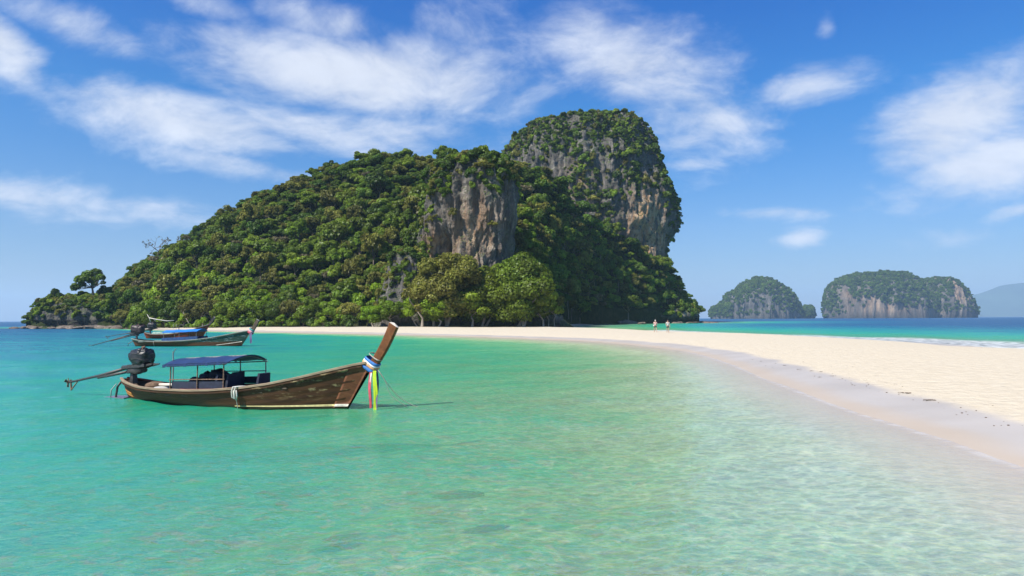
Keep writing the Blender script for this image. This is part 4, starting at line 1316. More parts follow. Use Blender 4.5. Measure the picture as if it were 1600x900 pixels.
for px, py in [(1226, 568), (1246, 574), (1267, 577), (1282, 585), (1284, 579), (1300, 585), (1411, 611), (1421, 612), (1190, 561)]:
    weed(px + WR.uniform(-2, 2), py, WR.uniform(.07, .14), "small dark seaweed scrap along the edge of the dry sand", "seaweed scraps on the tide line")
b = MB()
for _ in range(60):
    px = WR.uniform(1150, 1600); base = np.interp(px, [1150, 1219, 1331, 1453, 1600], [557, 568, 594, 621, 668])
    py = base - abs(WR.normal(0, 9)) * (.4 + (px - 1150) / 450)
    g = G(px, py, .4); z = ground_z(g[0], g[1]); s = WR.uniform(.008, .026)
    b.box((g[0], g[1], z + s * .3), (s * WR.uniform(1, 3), s, s * .7), (0, 0, WR.uniform(0, 3)))
lit = b.build("beach_litter", WEED); tag(lit, kind="stuff")

# ---------------------------------------------------------------- far islands and the mountain
FARROCK = rock_material("far_limestone", (0.22, 0.195, 0.165), (0.105, 0.10, 0.092), (0.04, 0.043, 0.04), 0.16, 6.0, False)
def far_island(name, outline, D, label, seed, depth=.33, stain=None):
    ol = np.array(outline, float)
    nx, nth = 260, 70
    pxs_ = np.linspace(ol[0, 0], ol[-1, 0], nx)
    H = np.array([P(q, np.interp(q, ol[:, 0], ol[:, 1]), D)[2] for q in pxs_])
    X_ = np.array([P(q, 480, D)[0] for q in pxs_])
    wid = X_[-1] - X_[0]
    edge = np.clip(1 - np.abs(np.linspace(-1, 1, nx)) ** 3.5, .03, 1)
    th = np.linspace(0, np.pi, nth)
    Wd = depth * wid * edge ** .5 * np.clip(H / H.max(), .2, 1) ** .5
    Yv = D - np.sign(np.cos(th))[None, :] * np.abs(np.cos(th))[None, :] ** .75 * Wd[:, None]
    Zv = np.maximum(H, 2)[:, None] * np.abs(np.sin(th))[None, :] ** .55 - 3 * (th < .02)[None, :]
    V = np.stack([np.repeat(X_, nth), Yv.ravel(), Zv.ravel()], -1)
    n1 = fbm(V / np.array([38, 38, 75.]), 5, seed, .6) - 1.2 * np.abs(fbm(V / np.array([30, 60, 150.]), 4, seed + 6)) + .3; n2 = fbm(V / 13, 4, seed + 3, .6)
    st = np.sin(np.tile(th, nx)) 
    V[:, 1] -= (19 * n1 + 6 * n2) * (1 - .5 * st)
    V[:, 2] += (4.5 * n2 + 3 * n1) * np.clip(V[:, 2] / 30, 0, 1)
    at = {'stain': stain(V) if stain else np.zeros(len(V)), 'wet': smooth(5, 2, V[:, 2]) * .8}
    o = mk(name, V, grid_faces(nx, nth), FARROCK, None, True, at)
    # canopy: clumps on all that is not sheer
    return o, V
fi1, FV1 = far_island("far_island", [(1110, 494), (1112, 484), (1130, 476), (1140, 461), (1155, 453), (1170, 441), (1186, 436), (1205, 440), (1222, 452), (1235, 469), (1244, 482), (1252, 483), (1262, 479), (1268, 484), (1271, 494)], 2000,
                 "smaller far forested island, left one of the two on the horizon", 71)
def st2(V):
    s = np.zeros(len(V))
    for (px, py, w, h, k) in [(1330, 470, 14, 14, 1.1), (1350, 484, 34, 8, 1.3), (1305, 462, 6, 18, .6), (1458, 460, 8, 24, 1.3), (1475, 470, 14, 10, .6), (1400, 490, 40, 4, .9)]:
        c = P(px, py, 2080); k_ = 2080 / FPX
        s += k * np.exp(-((V[:, 0] - c[0]) / (w * k_)) ** 2 - ((V[:, 2] - c[2]) / (h * k_)) ** 2)
    return np.clip(s * 0.5, 0, 1.0)
fi2, FV2 = far_island("far_island", [(1290, 494), (1291, 474), (1296, 458), (1305, 444), (1325, 433), (1350, 429), (1380, 428), (1398, 427), (1410, 433), (1424, 450), (1436, 458), (1445, 442), (1460, 434), (1475, 439), (1490, 453), (1505, 466), (1517, 480), (1522, 494)], 2080,
                 "broad far island with tan cliff patches and a notch in its top", 72, .3, st2)
make_kind('far_clump', 6.0, 1.0, 7, 240, 3.2, L_DARK, 140, rs=(.35, .5), trunk_r=.1, jit=.5)
FK = []
for o_, V_, n_, sd in ((fi1, FV1, 2600, 1), (fi2, FV2, 4200, 2)):
    Nn = mesh_normals(o_)
    st = np.zeros(len(V_), np.float32); o_.data.attributes['stain'].data.foreach_get('value', st)
    nz = fbm(V_ / np.array([50, 50, 60.]), 4, 90 + sd)
    w = np.clip(.75 + 1.6 * nz + .8 * np.abs(Nn[:, 2]) - 1.5 * st, 0, 1) ** 1.5 * (V_[:, 2] > 6) * (V_[:, 1] < V_[:, 1].mean() + 60)
    ii = BR.choice(len(V_), n_, p=w / w.sum())
    FK.append((o_, V_[ii] + BR.normal(0, 2, (n_, 3))))
src = None
allp = np.vstack([q[1] for q in FK])
# the two islands: an Empty each, with rock and its own forest cover
for (o_, p_), lab in zip(FK, ["smaller far forested island, left one of the two on the horizon", "broad far island with tan cliff patches and a notch in its top"]):
    e = empty("distant_island", (float(p_[:, 0].mean()), float(p_[:, 1].mean()), 0)); tag(e, lab, "island", "islands on the horizon")
    o_.name = "limestone_rock"; child_world(o_, e)
    if (('far_clump', 'crown')) not in PROTO:
        c = bpy.data.objects.new("tree_clump", KIND['far_clump'][0]); COL.objects.link(c)
        c.location = tuple(p_[np.argmax(p_[:, 2])]); child_world(c, e); PROTO[('far_clump', 'crown')] = c
    f_ = scatter("forest_cover", p_, BR.uniform(.4, .95, len(p_)), np.zeros(len(p_), int), ['far_clump'])
    child_world(f_, e)
HAZEMT = simple_mat("mountain_green", (0.05, 0.08, 0.04), 1.0, .3, .002, 0)
ol = np.array([(1380, 494), (1440, 482), (1480, 474), (1510, 463), (1530, 459), (1548, 453), (1562, 447), (1580, 444), (1600, 442), (1680, 438), (1760, 446), (1900, 470), (2000, 486), (2060, 494)], float)
nx = 200; D = 8200
qx = np.linspace(1380, 2060, nx)
H = np.array([max(P(q, np.interp(q, ol[:, 0], ol[:, 1]), D)[2], 0) for q in qx]); Xm = np.array([P(q, 480, D)[0] for q in qx])
rowsV = []
for k, (fy, fz) in enumerate([(-900, -.02), (-600, .35), (-300, .7), (0, 1), (400, .7), (900, .3), (1300, -.02)]):
    v = np.stack([Xm, np.full(nx, D + fy), H * fz], -1)
    v[:, 2] += 22 * fbm(v / 260, 4, 95) * np.clip(H / 150, 0, 1) * (abs(fz) < .99)
    rowsV.append(v)
mt = mk("mountains", np.vstack(rowsV), grid_faces(7, nx), HAZEMT, None, True); tag(mt, kind="structure")

# ---------------------------------------------------------------- sea air
def haze_box():
    m, t = new_mat("sea_haze")
    v = t.n('ShaderNodeVolumePrincipled')
    v.inputs['Color'].default_value = (0.58, 0.81, 1.0, 1)
    v.inputs['Density'].default_value = HAZE_D
    v.inputs['Anisotropy'].default_value = 0.15
    o = t.n('ShaderNodeOutputMaterial'); t.link(v.outputs[0], o.inputs['Volume'])
    x, y0, y1, z0, z1 = 12500, -12500, 12500, -32, 480
    V = [(-x, y0, z0), (x, y0, z0), (x, y1, z0), (-x, y1, z0), (-x, y0, z1), (x, y0, z1), (x, y1, z1), (-x, y1, z1)]
    o_ = mk("haze", V, [(3, 2, 1, 0), (4, 5, 6, 7), (0, 1, 5, 4), (1, 2, 6, 5), (2, 3, 7, 6), (3, 0, 4, 7)], m)
    tag(o_, kind="stuff")
HAZE_D = 0.0001
haze_box()
# ---------------------------------------------------------------- boats
def wood_mat(name, a, b, scuff=None, scuff_amt=0.0, rough=.62, green=None, lo=None, sx=0.35):
    """weathered boat planking: streaks along the hull, old paint left in patches, green slime at the water"""
    m, t = new_mat(name)
    tc = t.n('ShaderNodeTexCoord').outputs['Object']
    sep = t.n('ShaderNodeSeparateXYZ'); t.link(tc, sep.inputs[0])
    n1 = t.noise(t.mapping(tc, (sx, 2.0, 3.2)), 2.2, 7, 0.62, .4)
    n2 = t.noise(t.mapping(tc, (sx * 2.2, 3, 9)), 4.0, 6, 0.65)
    c = t.mix(t.mapr(t.math('ADD', t.math('MULTIPLY', n1, .6), t.math('MULTIPLY', n2, .4)), .36, .64), a, b)
    if green:
        f = t.mapr(t.math('ADD', sep.outputs[2], t.math('MULTIPLY', t.math('SUBTRACT', n1, .5), .25)), green[1], green[1] + .05)
        c = t.mix(t.math('MULTIPLY', f, t.mapr(n2, .3, .55, .35, 1)), c, green[0])
    if scuff:
        q = t.noise(t.mapping(tc, (.7, 1, 2.6), loc=(1.7, 0, .3)), 2.6, 6, .7)
        f = t.math('MULTIPLY', t.mapr(q, .55, .66), scuff_amt)
        zone = t.math('MULTIPLY', t.mapr(sep.outputs[0], 4.6, 6.2), t.mapr(sep.outputs[2], .25, .55))
        c = t.mix(t.math('MULTIPLY', f, zone), c, scuff)
    slime = t.mapr(t.math('ADD', sep.outputs[2], t.math('MULTIPLY', t.math('SUBTRACT', n1, .5), .2)), .02, .14, .8, 0)
    c = t.mix(slime, c, (.022, .026, .013))
    b_ = t.n('ShaderNodeBsdfPrincipled')
    t.link(c, b_.inputs['Base Color']); b_.inputs['Roughness'].default_value = rough; b_.inputs['Specular IOR Level'].default_value = .25
    t.link(t.bump(t.math('ADD', n1, n2), .35, .012), b_.inputs['Normal'])
    o = t.n('ShaderNodeOutputMaterial'); t.link(b_.outputs[0], o.inputs[0])
    return m
HULLW = wood_mat("oiled_planks", (.024, .009, .0035), (.078, .032, .011), (.34, .26, .13), 1.0)
HULLG = wood_mat("green_painted_planks", (.075, .030, .015), (.16, .07, .03), (.42, .47, .45), .7, green=((.035, .085, .06), .42))
HULLR = wood_mat("red_brown_planks", (.16, .030, .014), (.34, .065, .022), (.30, .20, .15), .3)
RAIL = wood_mat("worn_rail", (.16, .115, .075), (.36, .27, .18), sx=.5)
RAILG = wood_mat("grey_green_rail", (.15, .18, .15), (.34, .36, .31), sx=.5)
REDW = wood_mat("red_wood", (.17, .035, .02), (.30, .075, .05), sx=.5)
STEMW = wood_mat("red_brown_stem", (.085, .030, .015), (.19, .075, .035), sx=1)
POSTW = wood_mat("varnished_post", (.085, .028, .010), (.22, .085, .03), rough=.42, sx=3)
INW = wood_mat("inside_planks", (.05, .035, .025), (.13, .095, .065))
PALEW = wood_mat("pale_wood", (.50, .45, .37), (.70, .64, .55), sx=1)
STRIPE = simple_mat("faded_yellow_paint", (.50, .44, .18), .6, .25, 9, .1)
WSTRIPE = simple_mat("faded_white_paint", (.62, .58, .48), .6, .2, 9, .1)
BLACK = simple_mat("black_tarp", (.022, .021, .021), .38, .5, 9, .5, bdist=.03)
IRON = simple_mat("dark_iron", (.045, .042, .04), .5, .4, 20, .2)
RUSTY = simple_mat("rusty_steel", (.20, .12, .075), .75, .5, 14, .3)
STEEL = simple_mat("grey_tube", (.22, .21, .20), .5, .3, 12, .1)
BLUE = simple_mat("blue_tarpaulin", (.007, .026, .095), .6, .18, 5, .25, bdist=.02)
BRIGHTBLUE = simple_mat("bright_blue_tarpaulin", (.01, .17, .55), .55, .18, 3, .2)
NAVY = simple_mat("navy_cloth", (.016, .022, .045), .8, .3, 8, .2)
NAVYB = simple_mat("blue_side_cloth", (.010, .055, .17), .7, .3, 6, .2)
ROPE = simple_mat("rope", (.42, .37, .30), .95, .3, 60, .4)
WHITEC = simple_mat("white_cloth", (.40, .39, .36), .9, .12, 7, .3)
ORANGEP = simple_mat("rust_orange", (.42, .17, .03), .7, .35, 12, .2)
C_BLUE = simple_mat("blue_ribbon", (.03, .16, .45), .6, .15, 10, .1)
C_WHITE = simple_mat("white_ribbon", (.75, .73, .70), .6, .1, 10, .1)
C_PEACH = simple_mat("peach_ribbon", (.66, .34, .17), .6, .15, 10, .1)
C_PINK = simple_mat("pink_ribbon", (.52, .07, .10), .6, .15, 10, .1)
C_LIME = simple_mat("yellow_green_ribbon", (.42, .56, .02), .6, .15, 10, .1)
C_PURPLE = simple_mat("purple_ribbon", (.13, .09, .20), .7, .15, 10, .1)

class Hull:
    """half breadths and heights along a long-tail hull; s runs from the stern (0) to the bow foot (L)"""
    U = np.array([0, .03, .08, .16, .28, .38, .50, .64, .75, .85, .92, .97, 1.0])
    BW = np.array([.06, .12, .18, .30, .46, .58, .70, .74, .66, .46, .28, .12, .025])
    US = np.array([0, .04, .08, .14, .24, .38, .50, .62, .72, .81, .89, .95, 1.0])
    BS = np.array([.10, .34, .46, .60, .74, .86, .92, .92, .83, .66, .43, .24, .10])
    ZS = np.array([.66, .60, .53, .46, .435, .45, .50, .60, .74, .93, 1.14, 1.30, 1.40])
    def __init__(s, L=8.6, bk=1.0, zk=1.0, keel=.42, rake=.64, smid=1.0):
        s.L, s.bk, s.zk, s.keel, s.rake = L, bk, zk, keel, rake
        s.k = L / 8.6
        s.ZS = Hull.ZS * zk
    def ends(s, z):
        z = np.asarray(z, float)
        a = np.where(z > 0, -.46 * z, -1.2 * z) * s.k ** .5
        b = s.L + np.where(z > 0, s.rake * z / s.zk, 1.7 * z)
        return a, b
    def sheer(s, u): return np.interp(u, s.US, s.ZS)
    def pt(s, u, v, side, off=0.0):
        """v 0 keel, 1 sheer; off pushes outwards"""
        zs = s.sheer(u); zk = -s.keel * np.sin(np.pi * np.clip(u, 0, 1)) ** .4 - .05
        z = zk + (zs - zk) * v
        a, b = s.ends(z)
        x = a + (b - a) * u
        bw = np.interp(u, s.U, s.BW) * s.bk; bs = np.interp(u, s.US, s.BS) * s.bk
        if z >= 0:
            q = z / zs; y = bw + (bs - bw) * (q ** .85)
        else:
            q = np.clip(1 - z / zk, 0, 1); y = bw * q ** .5
        return np.array([x, side * (y + off), z])
    def v_at(s, u, z):
        zk = -s.keel * np.sin(np.pi * np.clip(u, 0, 1)) ** .4 - .05
        return (z - zk) / (s.sheer(u) - zk)
    def rail(s, side, n=60, off=0, dz=0, u0=0, u1=1):
        return [s.pt(u, 1, side, off) + np.array([0, 0, dz]) for u in np.linspace(u0, u1, n)]

def hull_mesh(h, name, mat, parent, nu=64, strakes=6, per=4, inner=INW):
    us = 0.5 - 0.5 * np.cos(np.linspace(0, np.pi, nu)); us = us * .6 + np.linspace(0, 1, nu) * .4
    V = []; F = []; mi = []
    vs = []
    for k in range(strakes):
        for j in range(per):
            vs.append(((k + j / per) / strakes, .017 * (1 - j / per)))
    vs.append((1.0, .010))
    nv = len(vs)
    for side in (-1, 1):
        b = len(V)
        for u in us:
            for v, off in vs:
                V.append(h.pt(u, v, side, off if 0.02 < u < .985 else 0))
        for i in range(nu - 1):
            for j in range(nv - 1):
                q = [b + i * nv + j, b + (i + 1) * nv + j, b + (i + 1) * nv + j + 1, b + i * nv + j + 1]
                F.append(q if side < 0 else q[::-1]); mi.append(0)
        # inner face down to the deck
        b2 = len(V)
        for u in us:
            uu = .02 + u * .955
            for v in np.linspace(1, 0, 6):
                p = h.pt(uu, 1, side, -.05).copy()
                zf = .10
                z = p[2] + (max(zf, -9) - p[2]) * (1 - v)
                zs = h.sheer(uu); bw = np.interp(uu, h.U, h.BW) * h.bk; bs = np.interp(uu, h.US, h.BS) * h.bk
                y = max(bw + (bs - bw) * (max(z, 0) / zs) ** .85 - .05, .01)
                a, e = h.ends(z)
                V.append([a + (e - a) * uu, side * y, z])
        for i in range(nu - 1):
            for j in range(5):
                q = [b2 + i * 6 + j, b2 + (i + 1) * 6 + j, b2 + (i + 1) * 6 + j + 1, b2 + i * 6 + j + 1]
                F.append(q if side < 0 else q[::-1]); mi.append(1)
            # top edge
            F.append([b + i * nv + nv - 1, b + (i + 1) * nv + nv - 1, b2 + (i + 1) * 6, b2 + i * 6]); mi.append(1)
    # transom
    n1 = nu * nv + nu * 6
    for j in range(nv - 1):
        F.append([j, j + 1, n1 + j + 1, n1 + j]); mi.append(0)
    # deck
    b3 = len(V)
    for u in us:
        uu = .02 + u * .955
        z = .10; zs = h.sheer(uu); bw = np.interp(uu, h.U, h.BW) * h.bk; bs = np.interp(uu, h.US, h.BS) * h.bk
        y = max(bw + (bs - bw) * (z / zs) ** .85 - .045, .01)
        a, e = h.ends(z); x = a + (e - a) * uu
        V.append([x, -y, z]); V.append([x, y, z])
    for i in range(nu - 1):
        F.append([b3 + 2 * i, b3 + 2 * i + 2, b3 + 2 * i + 3, b3 + 2 * i + 1]); mi.append(1)
    o = mk(name, np.array(V), F, None, parent, True, None, mats=[mat, inner], mi=mi)
    return o

def sweep_box(pts, w, hgt, name, mat, parent):
    """a rectangular rail along pts: w across (y), hgt tall"""
    V = []; F = []
    P_ = np.array(pts)
    for i, p in enumerate(P_):
        d = P_[min(i + 1, len(P_) - 1)] - P_[max(i - 1, 0)]; d /= np.linalg.norm(d)
        u = np.array([0, 0, 1]) - d * d[2]; u /= np.linalg.norm(u)
        s_ = np.cross(d, u)
        for a, b in ((-1, -1), (1, -1), (1, .7), (.7, 1), (-.7, 1), (-1, .7)):
            V.append(p + s_ * a * w / 2 + u * b * hgt / 2)
    k = 6
    for i in range(len(P_) - 1):
        for j in range(k):
            F.append((i * k + j, i * k + (j + 1) % k, (i + 1) * k + (j + 1) % k, (i + 1) * k + j))
    F.append(tuple(range(k - 1, -1, -1))); F.append(tuple(range((len(P_) - 1) * k, len(P_) * k)))
    return mk(name, np.array(V), F, mat, parent, False)

def surf_strip(h, name, mat, parent, side, u0, u1, v0, v1, off, nu=24, nv=4):
    """a thin strip lying on the hull, with thickness"""
    V = []; F = []
    g = []
    for o_ in (off, off - .012):
        for i, u in enumerate(np.linspace(0, 1, nu)):
            for j in range(nv):
                va = v0(u) if callable(v0) else v0; vb = v1(u) if callable(v1) else v1
                v = va + (vb - va) * j / (nv - 1)
                ua = u0(v) if callable(u0) else u0; ub = u1(v) if callable(u1) else u1
                V.append(h.pt(ua + (ub - ua) * u, v, side, o_))
    n = nu * nv
    for b in (0, n):
        for i in range(nu - 1):
            for j in range(nv - 1):
                F.append((b + i * nv + j, b + (i + 1) * nv + j, b + (i + 1) * nv + j + 1, b + i * nv + j + 1))
    for i in range(nu - 1):
        for j in (0, nv - 1):
            F.append((i * nv + j, (i + 1) * nv + j, n + (i + 1) * nv + j, n + i * nv + j))
    for i in (0, nu - 1):
        for j in range(nv - 1):
            F.append((i * nv + j, i * nv + j + 1, n + i * nv + j + 1, n + i * nv + j))
    return mk(name, np.array(V), F, mat, parent, True)

def prow_post(h, parent, mat, base, top, w0, w1, th, capmat=None):
    b = MB()
    base = np.array(base); top = np.array(top)
    d = top - base; L = np.linalg.norm(d); d /= L
    s_ = np.array([d[2], 0, -d[0]])      # forward across the post
    N = 8
    ring = []
    V = []; F = []
    for i in range(N):
        q = i / (N - 1); c = base + d * L * q + s_ * .055 * math.sin(q * math.pi)
        w = w0 + (w1 - w0) * q; t_ = th * (1 + .1 * q)
        e = .22
        prof = [(-1, -1 + e), (-1 + e, -1), (1 - e, -.8), (1, -.45), (1, .45), (1 - e, .8), (-1 + e, 1), (-1, 1 - e)]
        for a, bb in prof:
            V.append(c + s_ * a * w / 2 + np.array([0, bb * t_ / 2, 0]))
    k = 8
    for i in range(N - 1):
        for j in range(k):
            F.append((i * k + j, i * k + (j + 1) % k, (i + 1) * k + (j + 1) % k, (i + 1) * k + j))
    F.append(tuple(range(k - 1, -1, -1)))
    # peaked end cut
    c = base + d * (L + .05) - s_ * w1 * .1
    V.append(c); n0 = (N - 1) * k
    o = mk("prow_post", np.array(V), F, mat, parent, False)
    capV = V[n0:n0 + k] + [c]
    capF = [(j, (j + 1) % k, k) for j in range(k)]
    mk("post_end", np.array(capV), capF, capmat or PALEW, o, False)
    return o

def band(center, axis, ra, rb, width, name, mat, parent, thick=.02, n=24):
    """a cloth band wound round a post; ra along the boat, rb across it"""
    ax = Vector(axis).normalized(); fw = Vector((ax.z, 0, -ax.x)); y = Vector((0, 1, 0))
    V = []; F = []
    for i in range(n):
        a = 2 * math.pi * i / n
        c, s_ = math.cos(a), math.sin(a)
        sc_, ss_ = math.copysign(abs(c) ** .7, c), math.copysign(abs(s_) ** .7, s_)
        for w_, r_ in ((-.5, 0), (-.25, thick), (.25, thick * 1.2), (.5, 0)):
            wob = .012 * math.sin(3 * a + w_ * 5)
            V.append(Vector(center) + fw * sc_ * (ra + r_ + wob) + y * ss_ * (rb + r_ + wob) + ax * (w_ * width + .02 * math.sin(a)))
    for i in range(n):
        for j in range(3):
            F.append((i * 4 + j, ((i + 1) % n) * 4 + j, ((i + 1) % n) * 4 + j + 1, i * 4 + j + 1))
    return mk(name, np.array(V), F, mat, parent, True)

def ribbon(p0, length, w, name, mat, parent, seed=0, flat=(0.9, 0.3)):
    rng = np.random.default_rng(seed)
    n = 16; V = []; F = []
    f = Vector((flat[0], flat[1], 0)).normalized(); nn = Vector((-f.y, f.x, 0))
    for side in (0, 1):
        for i in range(n):
            q = i / (n - 1)
            tw = .35 * math.sin(q * 5 + seed)
            d = f * math.cos(tw) + nn * math.sin(tw)
            c = Vector(p0) + Vector((.012 * math.sin(q * 7 + seed), .02 * math.sin(q * 5 + seed), -length * q))
            ww = w * (.75 + .25 * math.sin(q * 3 + .6))
            V += [c - d * ww / 2 + nn * side * .012, c + nn * (.015 * math.sin(q * 9) + side * .012), c + d * ww / 2 + nn * side * .012]
    for side in (0, 1):
        b = side * n * 3
        for i in range(n - 1):
            for j in range(2):
                F.append((b + i * 3 + j, b + i * 3 + j + 1, b + (i + 1) * 3 + j + 1, b + (i + 1) * 3 + j))
    for i in range(n - 1):
        for j in (0, 2):
            F.append((i * 3 + j, (i + 1) * 3 + j, n * 3 + (i + 1) * 3 + j, n * 3 + i * 3 + j))
    return mk(name, np.array(V), F, mat, parent, True)

def blob(c, r, seed, name, mat, parent, fold=.14, sub=4, sq=.8, flatb=True):
    """a bundle under cloth: rounded box with hanging folds"""
    bm = bmesh.new(); bmesh.ops.create_icosphere(bm, subdivisions=sub, radius=1)
    V = np.array([v.co[:] for v in bm.verts]); F = [[v.index for v in f.verts] for f in bm.faces]; bm.free()
    V = np.sign(V) * np.abs(V) ** sq
    d = fbm(V * np.array([2.4, 2.4, 1.1]) + seed, 4, seed, .6)
    V = V * (1 + fold * 1.3 * d + fold * .9 * -np.abs(fbm(V * np.array([2.6, 2.6, 1.5]) + seed * 2, 4, seed + 4)))[:, None]
    V = V * np.array(r) + np.array(c)
    return mk(name, V, F, mat, parent, True)

def longtail_engine(e, p0, p1, size, mount, deck, col=BLACK, wrapped=True, seed=3):
    """tarp-wrapped engine on a swivel post, long shaft running astern to the propeller"""
    p0 = np.array(p0, float); p1 = np.array(p1, float)
    b = MB()
    b.box((mount[0], 0, (mount[2] + deck) / 2), (.16, .2, mount[2] - deck), taper=.7)
    b.box((mount[0], 0, mount[2] - .05), (.3, .3, .12))
    b.build("swivel_post", IRON, e)
    b = MB()      # cradle: two beams that run forward to the tiller
    for y in (-.13, .13):
        b.tube([p0 + np.array([-.25, y, -.03]), p0 + np.array([.55, y, .03]), p0 + np.array([1.0, y * .5, .10])], [.07, .085, .03], 6)
    b.box(tuple(p0 + np.array([.42, 0, .05])), (.75, .42, .10), (0, -.06, 0))
    b.build("cradle", IRON, e)
    b = MB()
    b.tube([p0 + np.array([.95, 0, .07]), p0 + np.array([1.28, -.02, .12])], [.05, .02], 6)
    b.build("tiller", IRON, e)
    s = size
    cx = p0 + np.array([.47, 0, .05 + s[2]])
    blob(tuple(p0 + np.array([.22, 0, -.09])), (.36, .18, .15), seed + 40, "engine_block", IRON, e, .3, 3, .7)
    body = blob(tuple(cx), s, seed, "engine_cover", col, e, .26, 4, .6)
    # cords round the cover
    for zz, k in ((-.25, 1.03), (.28, .98)):
        b = MB(); pts = []
        for i in range(25):
            a = 2 * math.pi * i / 24
            pts.append(cx + np.array([math.copysign(abs(math.cos(a)) ** .75, math.cos(a)) * s[0] * k, math.copysign(abs(math.sin(a)) ** .75, math.sin(a)) * s[1] * k, zz * s[2] + .03 * math.sin(3 * a)]))
        b.tube(pts, .014, 5, False); b.build("cord", IRON, body)
    b = MB()
    b.tube([cx + np.array([-.05, 0, s[2] * .85]), cx + np.array([.0, 0, s[2] * 1.1]), cx + np.array([.10, .02, s[2] * 1.18])], [.035, .03, .025], 6)
    b.tube([cx + np.array([.12, -.1, s[2] * .8]), cx + np.array([.17, -.1, s[2] * 1.12])], [.03, .02], 6)
    b.build("air_pipe", RUSTY, body)
    b = MB(); b.tube([p0, p0 + (p1 - p0) * .5 - np.array([0, 0, .03]), p1], [.055, .045, .035], 8); sh = b.build("shaft", IRON, e, True)
    d = p1 - p0; dn = d / np.linalg.norm(d)
    b = MB(); off = np.array([0, 0, -.11]); b.tube([p0 + off * 1.3, p0 + d * .34 + off, p0 + d * .52 + off * .8], [.05, .05, .045], 7); b.build("shaft_sleeve", IRON, sh, True)
    b = MB()      # skeg and its brace
    b.tube([p1 - dn * .12 + np.array([0, 0, .02]), p1 - dn * .16 + np.array([0, 0, -.30])], [.03, .03], 6)
    b.tube([p1 - dn * .52, p1 - dn * .16 + np.array([0, 0, -.28])], [.022, .022], 6)
    b.tube([p1 - dn * .02, p1 + np.array([-.02, 0, .16])], [.03, .012], 5)
    b.build("skeg", RUSTY, sh)
    b = MB()
    for k in range(3):
        a = k * 2 * math.pi / 3 + .4
        rd = np.array([0, math.cos(a), math.sin(a)])
        w_ = np.cross(dn, rd)
        q = [p1 + rd * .02 - w_ * .02, p1 + rd * .15 - w_ * .06 + dn * .02, p1 + rd * .16 + w_ * .05 - dn * .02, p1 + rd * .03 + w_ * .03]
        q2 = [v + dn * .012 for v in q]
        b.add(q + q2, [(0, 1, 2, 3), (7, 6, 5, 4), (0, 4, 5, 1), (1, 5, 6, 2), (2, 6, 7, 3), (3, 7, 4, 0)])
    b.tube([p1 - dn * .05, p1 + dn * .07], [.04, .025], 7)
    b.build("propeller", RUSTY, sh)

def arch_roof(e, s0, s1, halfw, ze0, ze1, rise, mat, name="canopy_roof", under=None, n=12, over=.0, droop=.05):
    V = []; F = []
    ns = 14
    for lay in (0, 1):
        for i in range(ns):
            q = i / (ns - 1); s_ = s0 + (s1 - s0) * q
            ze = ze0 + (ze1 - ze0) * q
            for j in range(n):
                a = -1 + 2 * j / (n - 1)
                sag = -.022 * math.sin(q * math.pi * 3) ** 2 * (1 - a * a) - .01 * math.sin(q * 17 + a * 3)
                z = ze + rise * (1 - abs(a) ** 1.9) + sag - lay * .025
                V.append((s_ + (.10 * (1 - a * a) if q == 1 else 0), a * (halfw + .05), z))
    N = ns * n
    for lay in (0, 1):
        for i in range(ns - 1):
            for j in range(n - 1):
                q = [lay * N + i * n + j, lay * N + (i + 1) * n + j, lay * N + (i + 1) * n + j + 1, lay * N + i * n + j + 1]
                F.append(q if lay == 0 else q[::-1])
    for i in range(ns - 1):
        for j in (0, n - 1):
            F.append((i * n + j, (i + 1) * n + j, N + (i + 1) * n + j, N + i * n + j))
    for i in (0, ns - 1):
        for j in range(n - 1):
            F.append((i * n + j, i * n + j + 1, N + i * n + j + 1, N + i * n + j))
    mi = [0] * len(F)
    return mk(name, np.array(V), F, mat, e, True)

def boat_common(e, h, hullmat, railmat, stemmat, railmat2=None):
    hull_mesh(h, "hull", hullmat, e)
    for side in (-1, 1):
        m_ = railmat if side < 0 or railmat2 is None else railmat2
        sweep_box(h.rail(side, 60, .012, .012, 0.0, .985), .085, .065, "gunwale", m_, e)
        sweep_box(h.rail(side, 60, .030, -.075, .01, .975), .035, .04, "rubbing_strake", hullmat, e)
    if railmat2:
        sweep_box(h.rail(-1, 50, -.085, .018, .35, .965), .05, .05, "inner_rail", railmat2, e)

# ---- the near boat
Sx = G(204, 622.5); Bx = G(543.6, 640)
yaw = math.atan2(Bx[1] - Sx[1], Bx[0] - Sx[0])
boat = empty("longtail_boat", (Sx[0], Sx[1], 0), yaw)
tag(boat, "brown wooden longtail boat nearest the viewer, with dark blue canopy and tall raised prow", "boat")
bm4 = Matrix.Translation((Sx[0], Sx[1], 0)) @ Matrix.Rotation(yaw, 4, 'Z')
def wp(p): return bm4 @ Vector(p)
h = Hull()
boat_common(boat, h, HULLW, RAIL, STEMW, REDW)
for side in (-1, 1):
    surf_strip(h, "stem_plank", STEMW, boat, side, lambda v: .955 - .012 * v, .999, .20, .985, .014, 8, 10)
    surf_strip(h, "waterline_stripe", STRIPE, boat, side, .60, .955, lambda u: h.v_at(.60 + .355 * u, .045 + .065 * u), lambda u: h.v_at(.60 + .355 * u, .065 + .10 * u), .019, 30, 3)
    surf_strip(h, "stripe_end", WSTRIPE, boat, side, .955, .998, lambda u: h.v_at(.955 + .043 * u, .105), lambda u: h.v_at(.955 + .043 * u, .17), .026, 6, 3)
surf_strip(h, "stern_patch", ORANGEP, boat, -1, .004, .05, .40, .58, .02, 6, 4)
prow_post(h, boat, POSTW, (9.36, 0, 1.16), (10.15, 0, 2.45), .24, .29, .15)
longtail_engine(boat, (.02, 0, 1.06), (-3.0, 0, .44), (.36, .29, .29), (.12, 0, 1.02), .5)
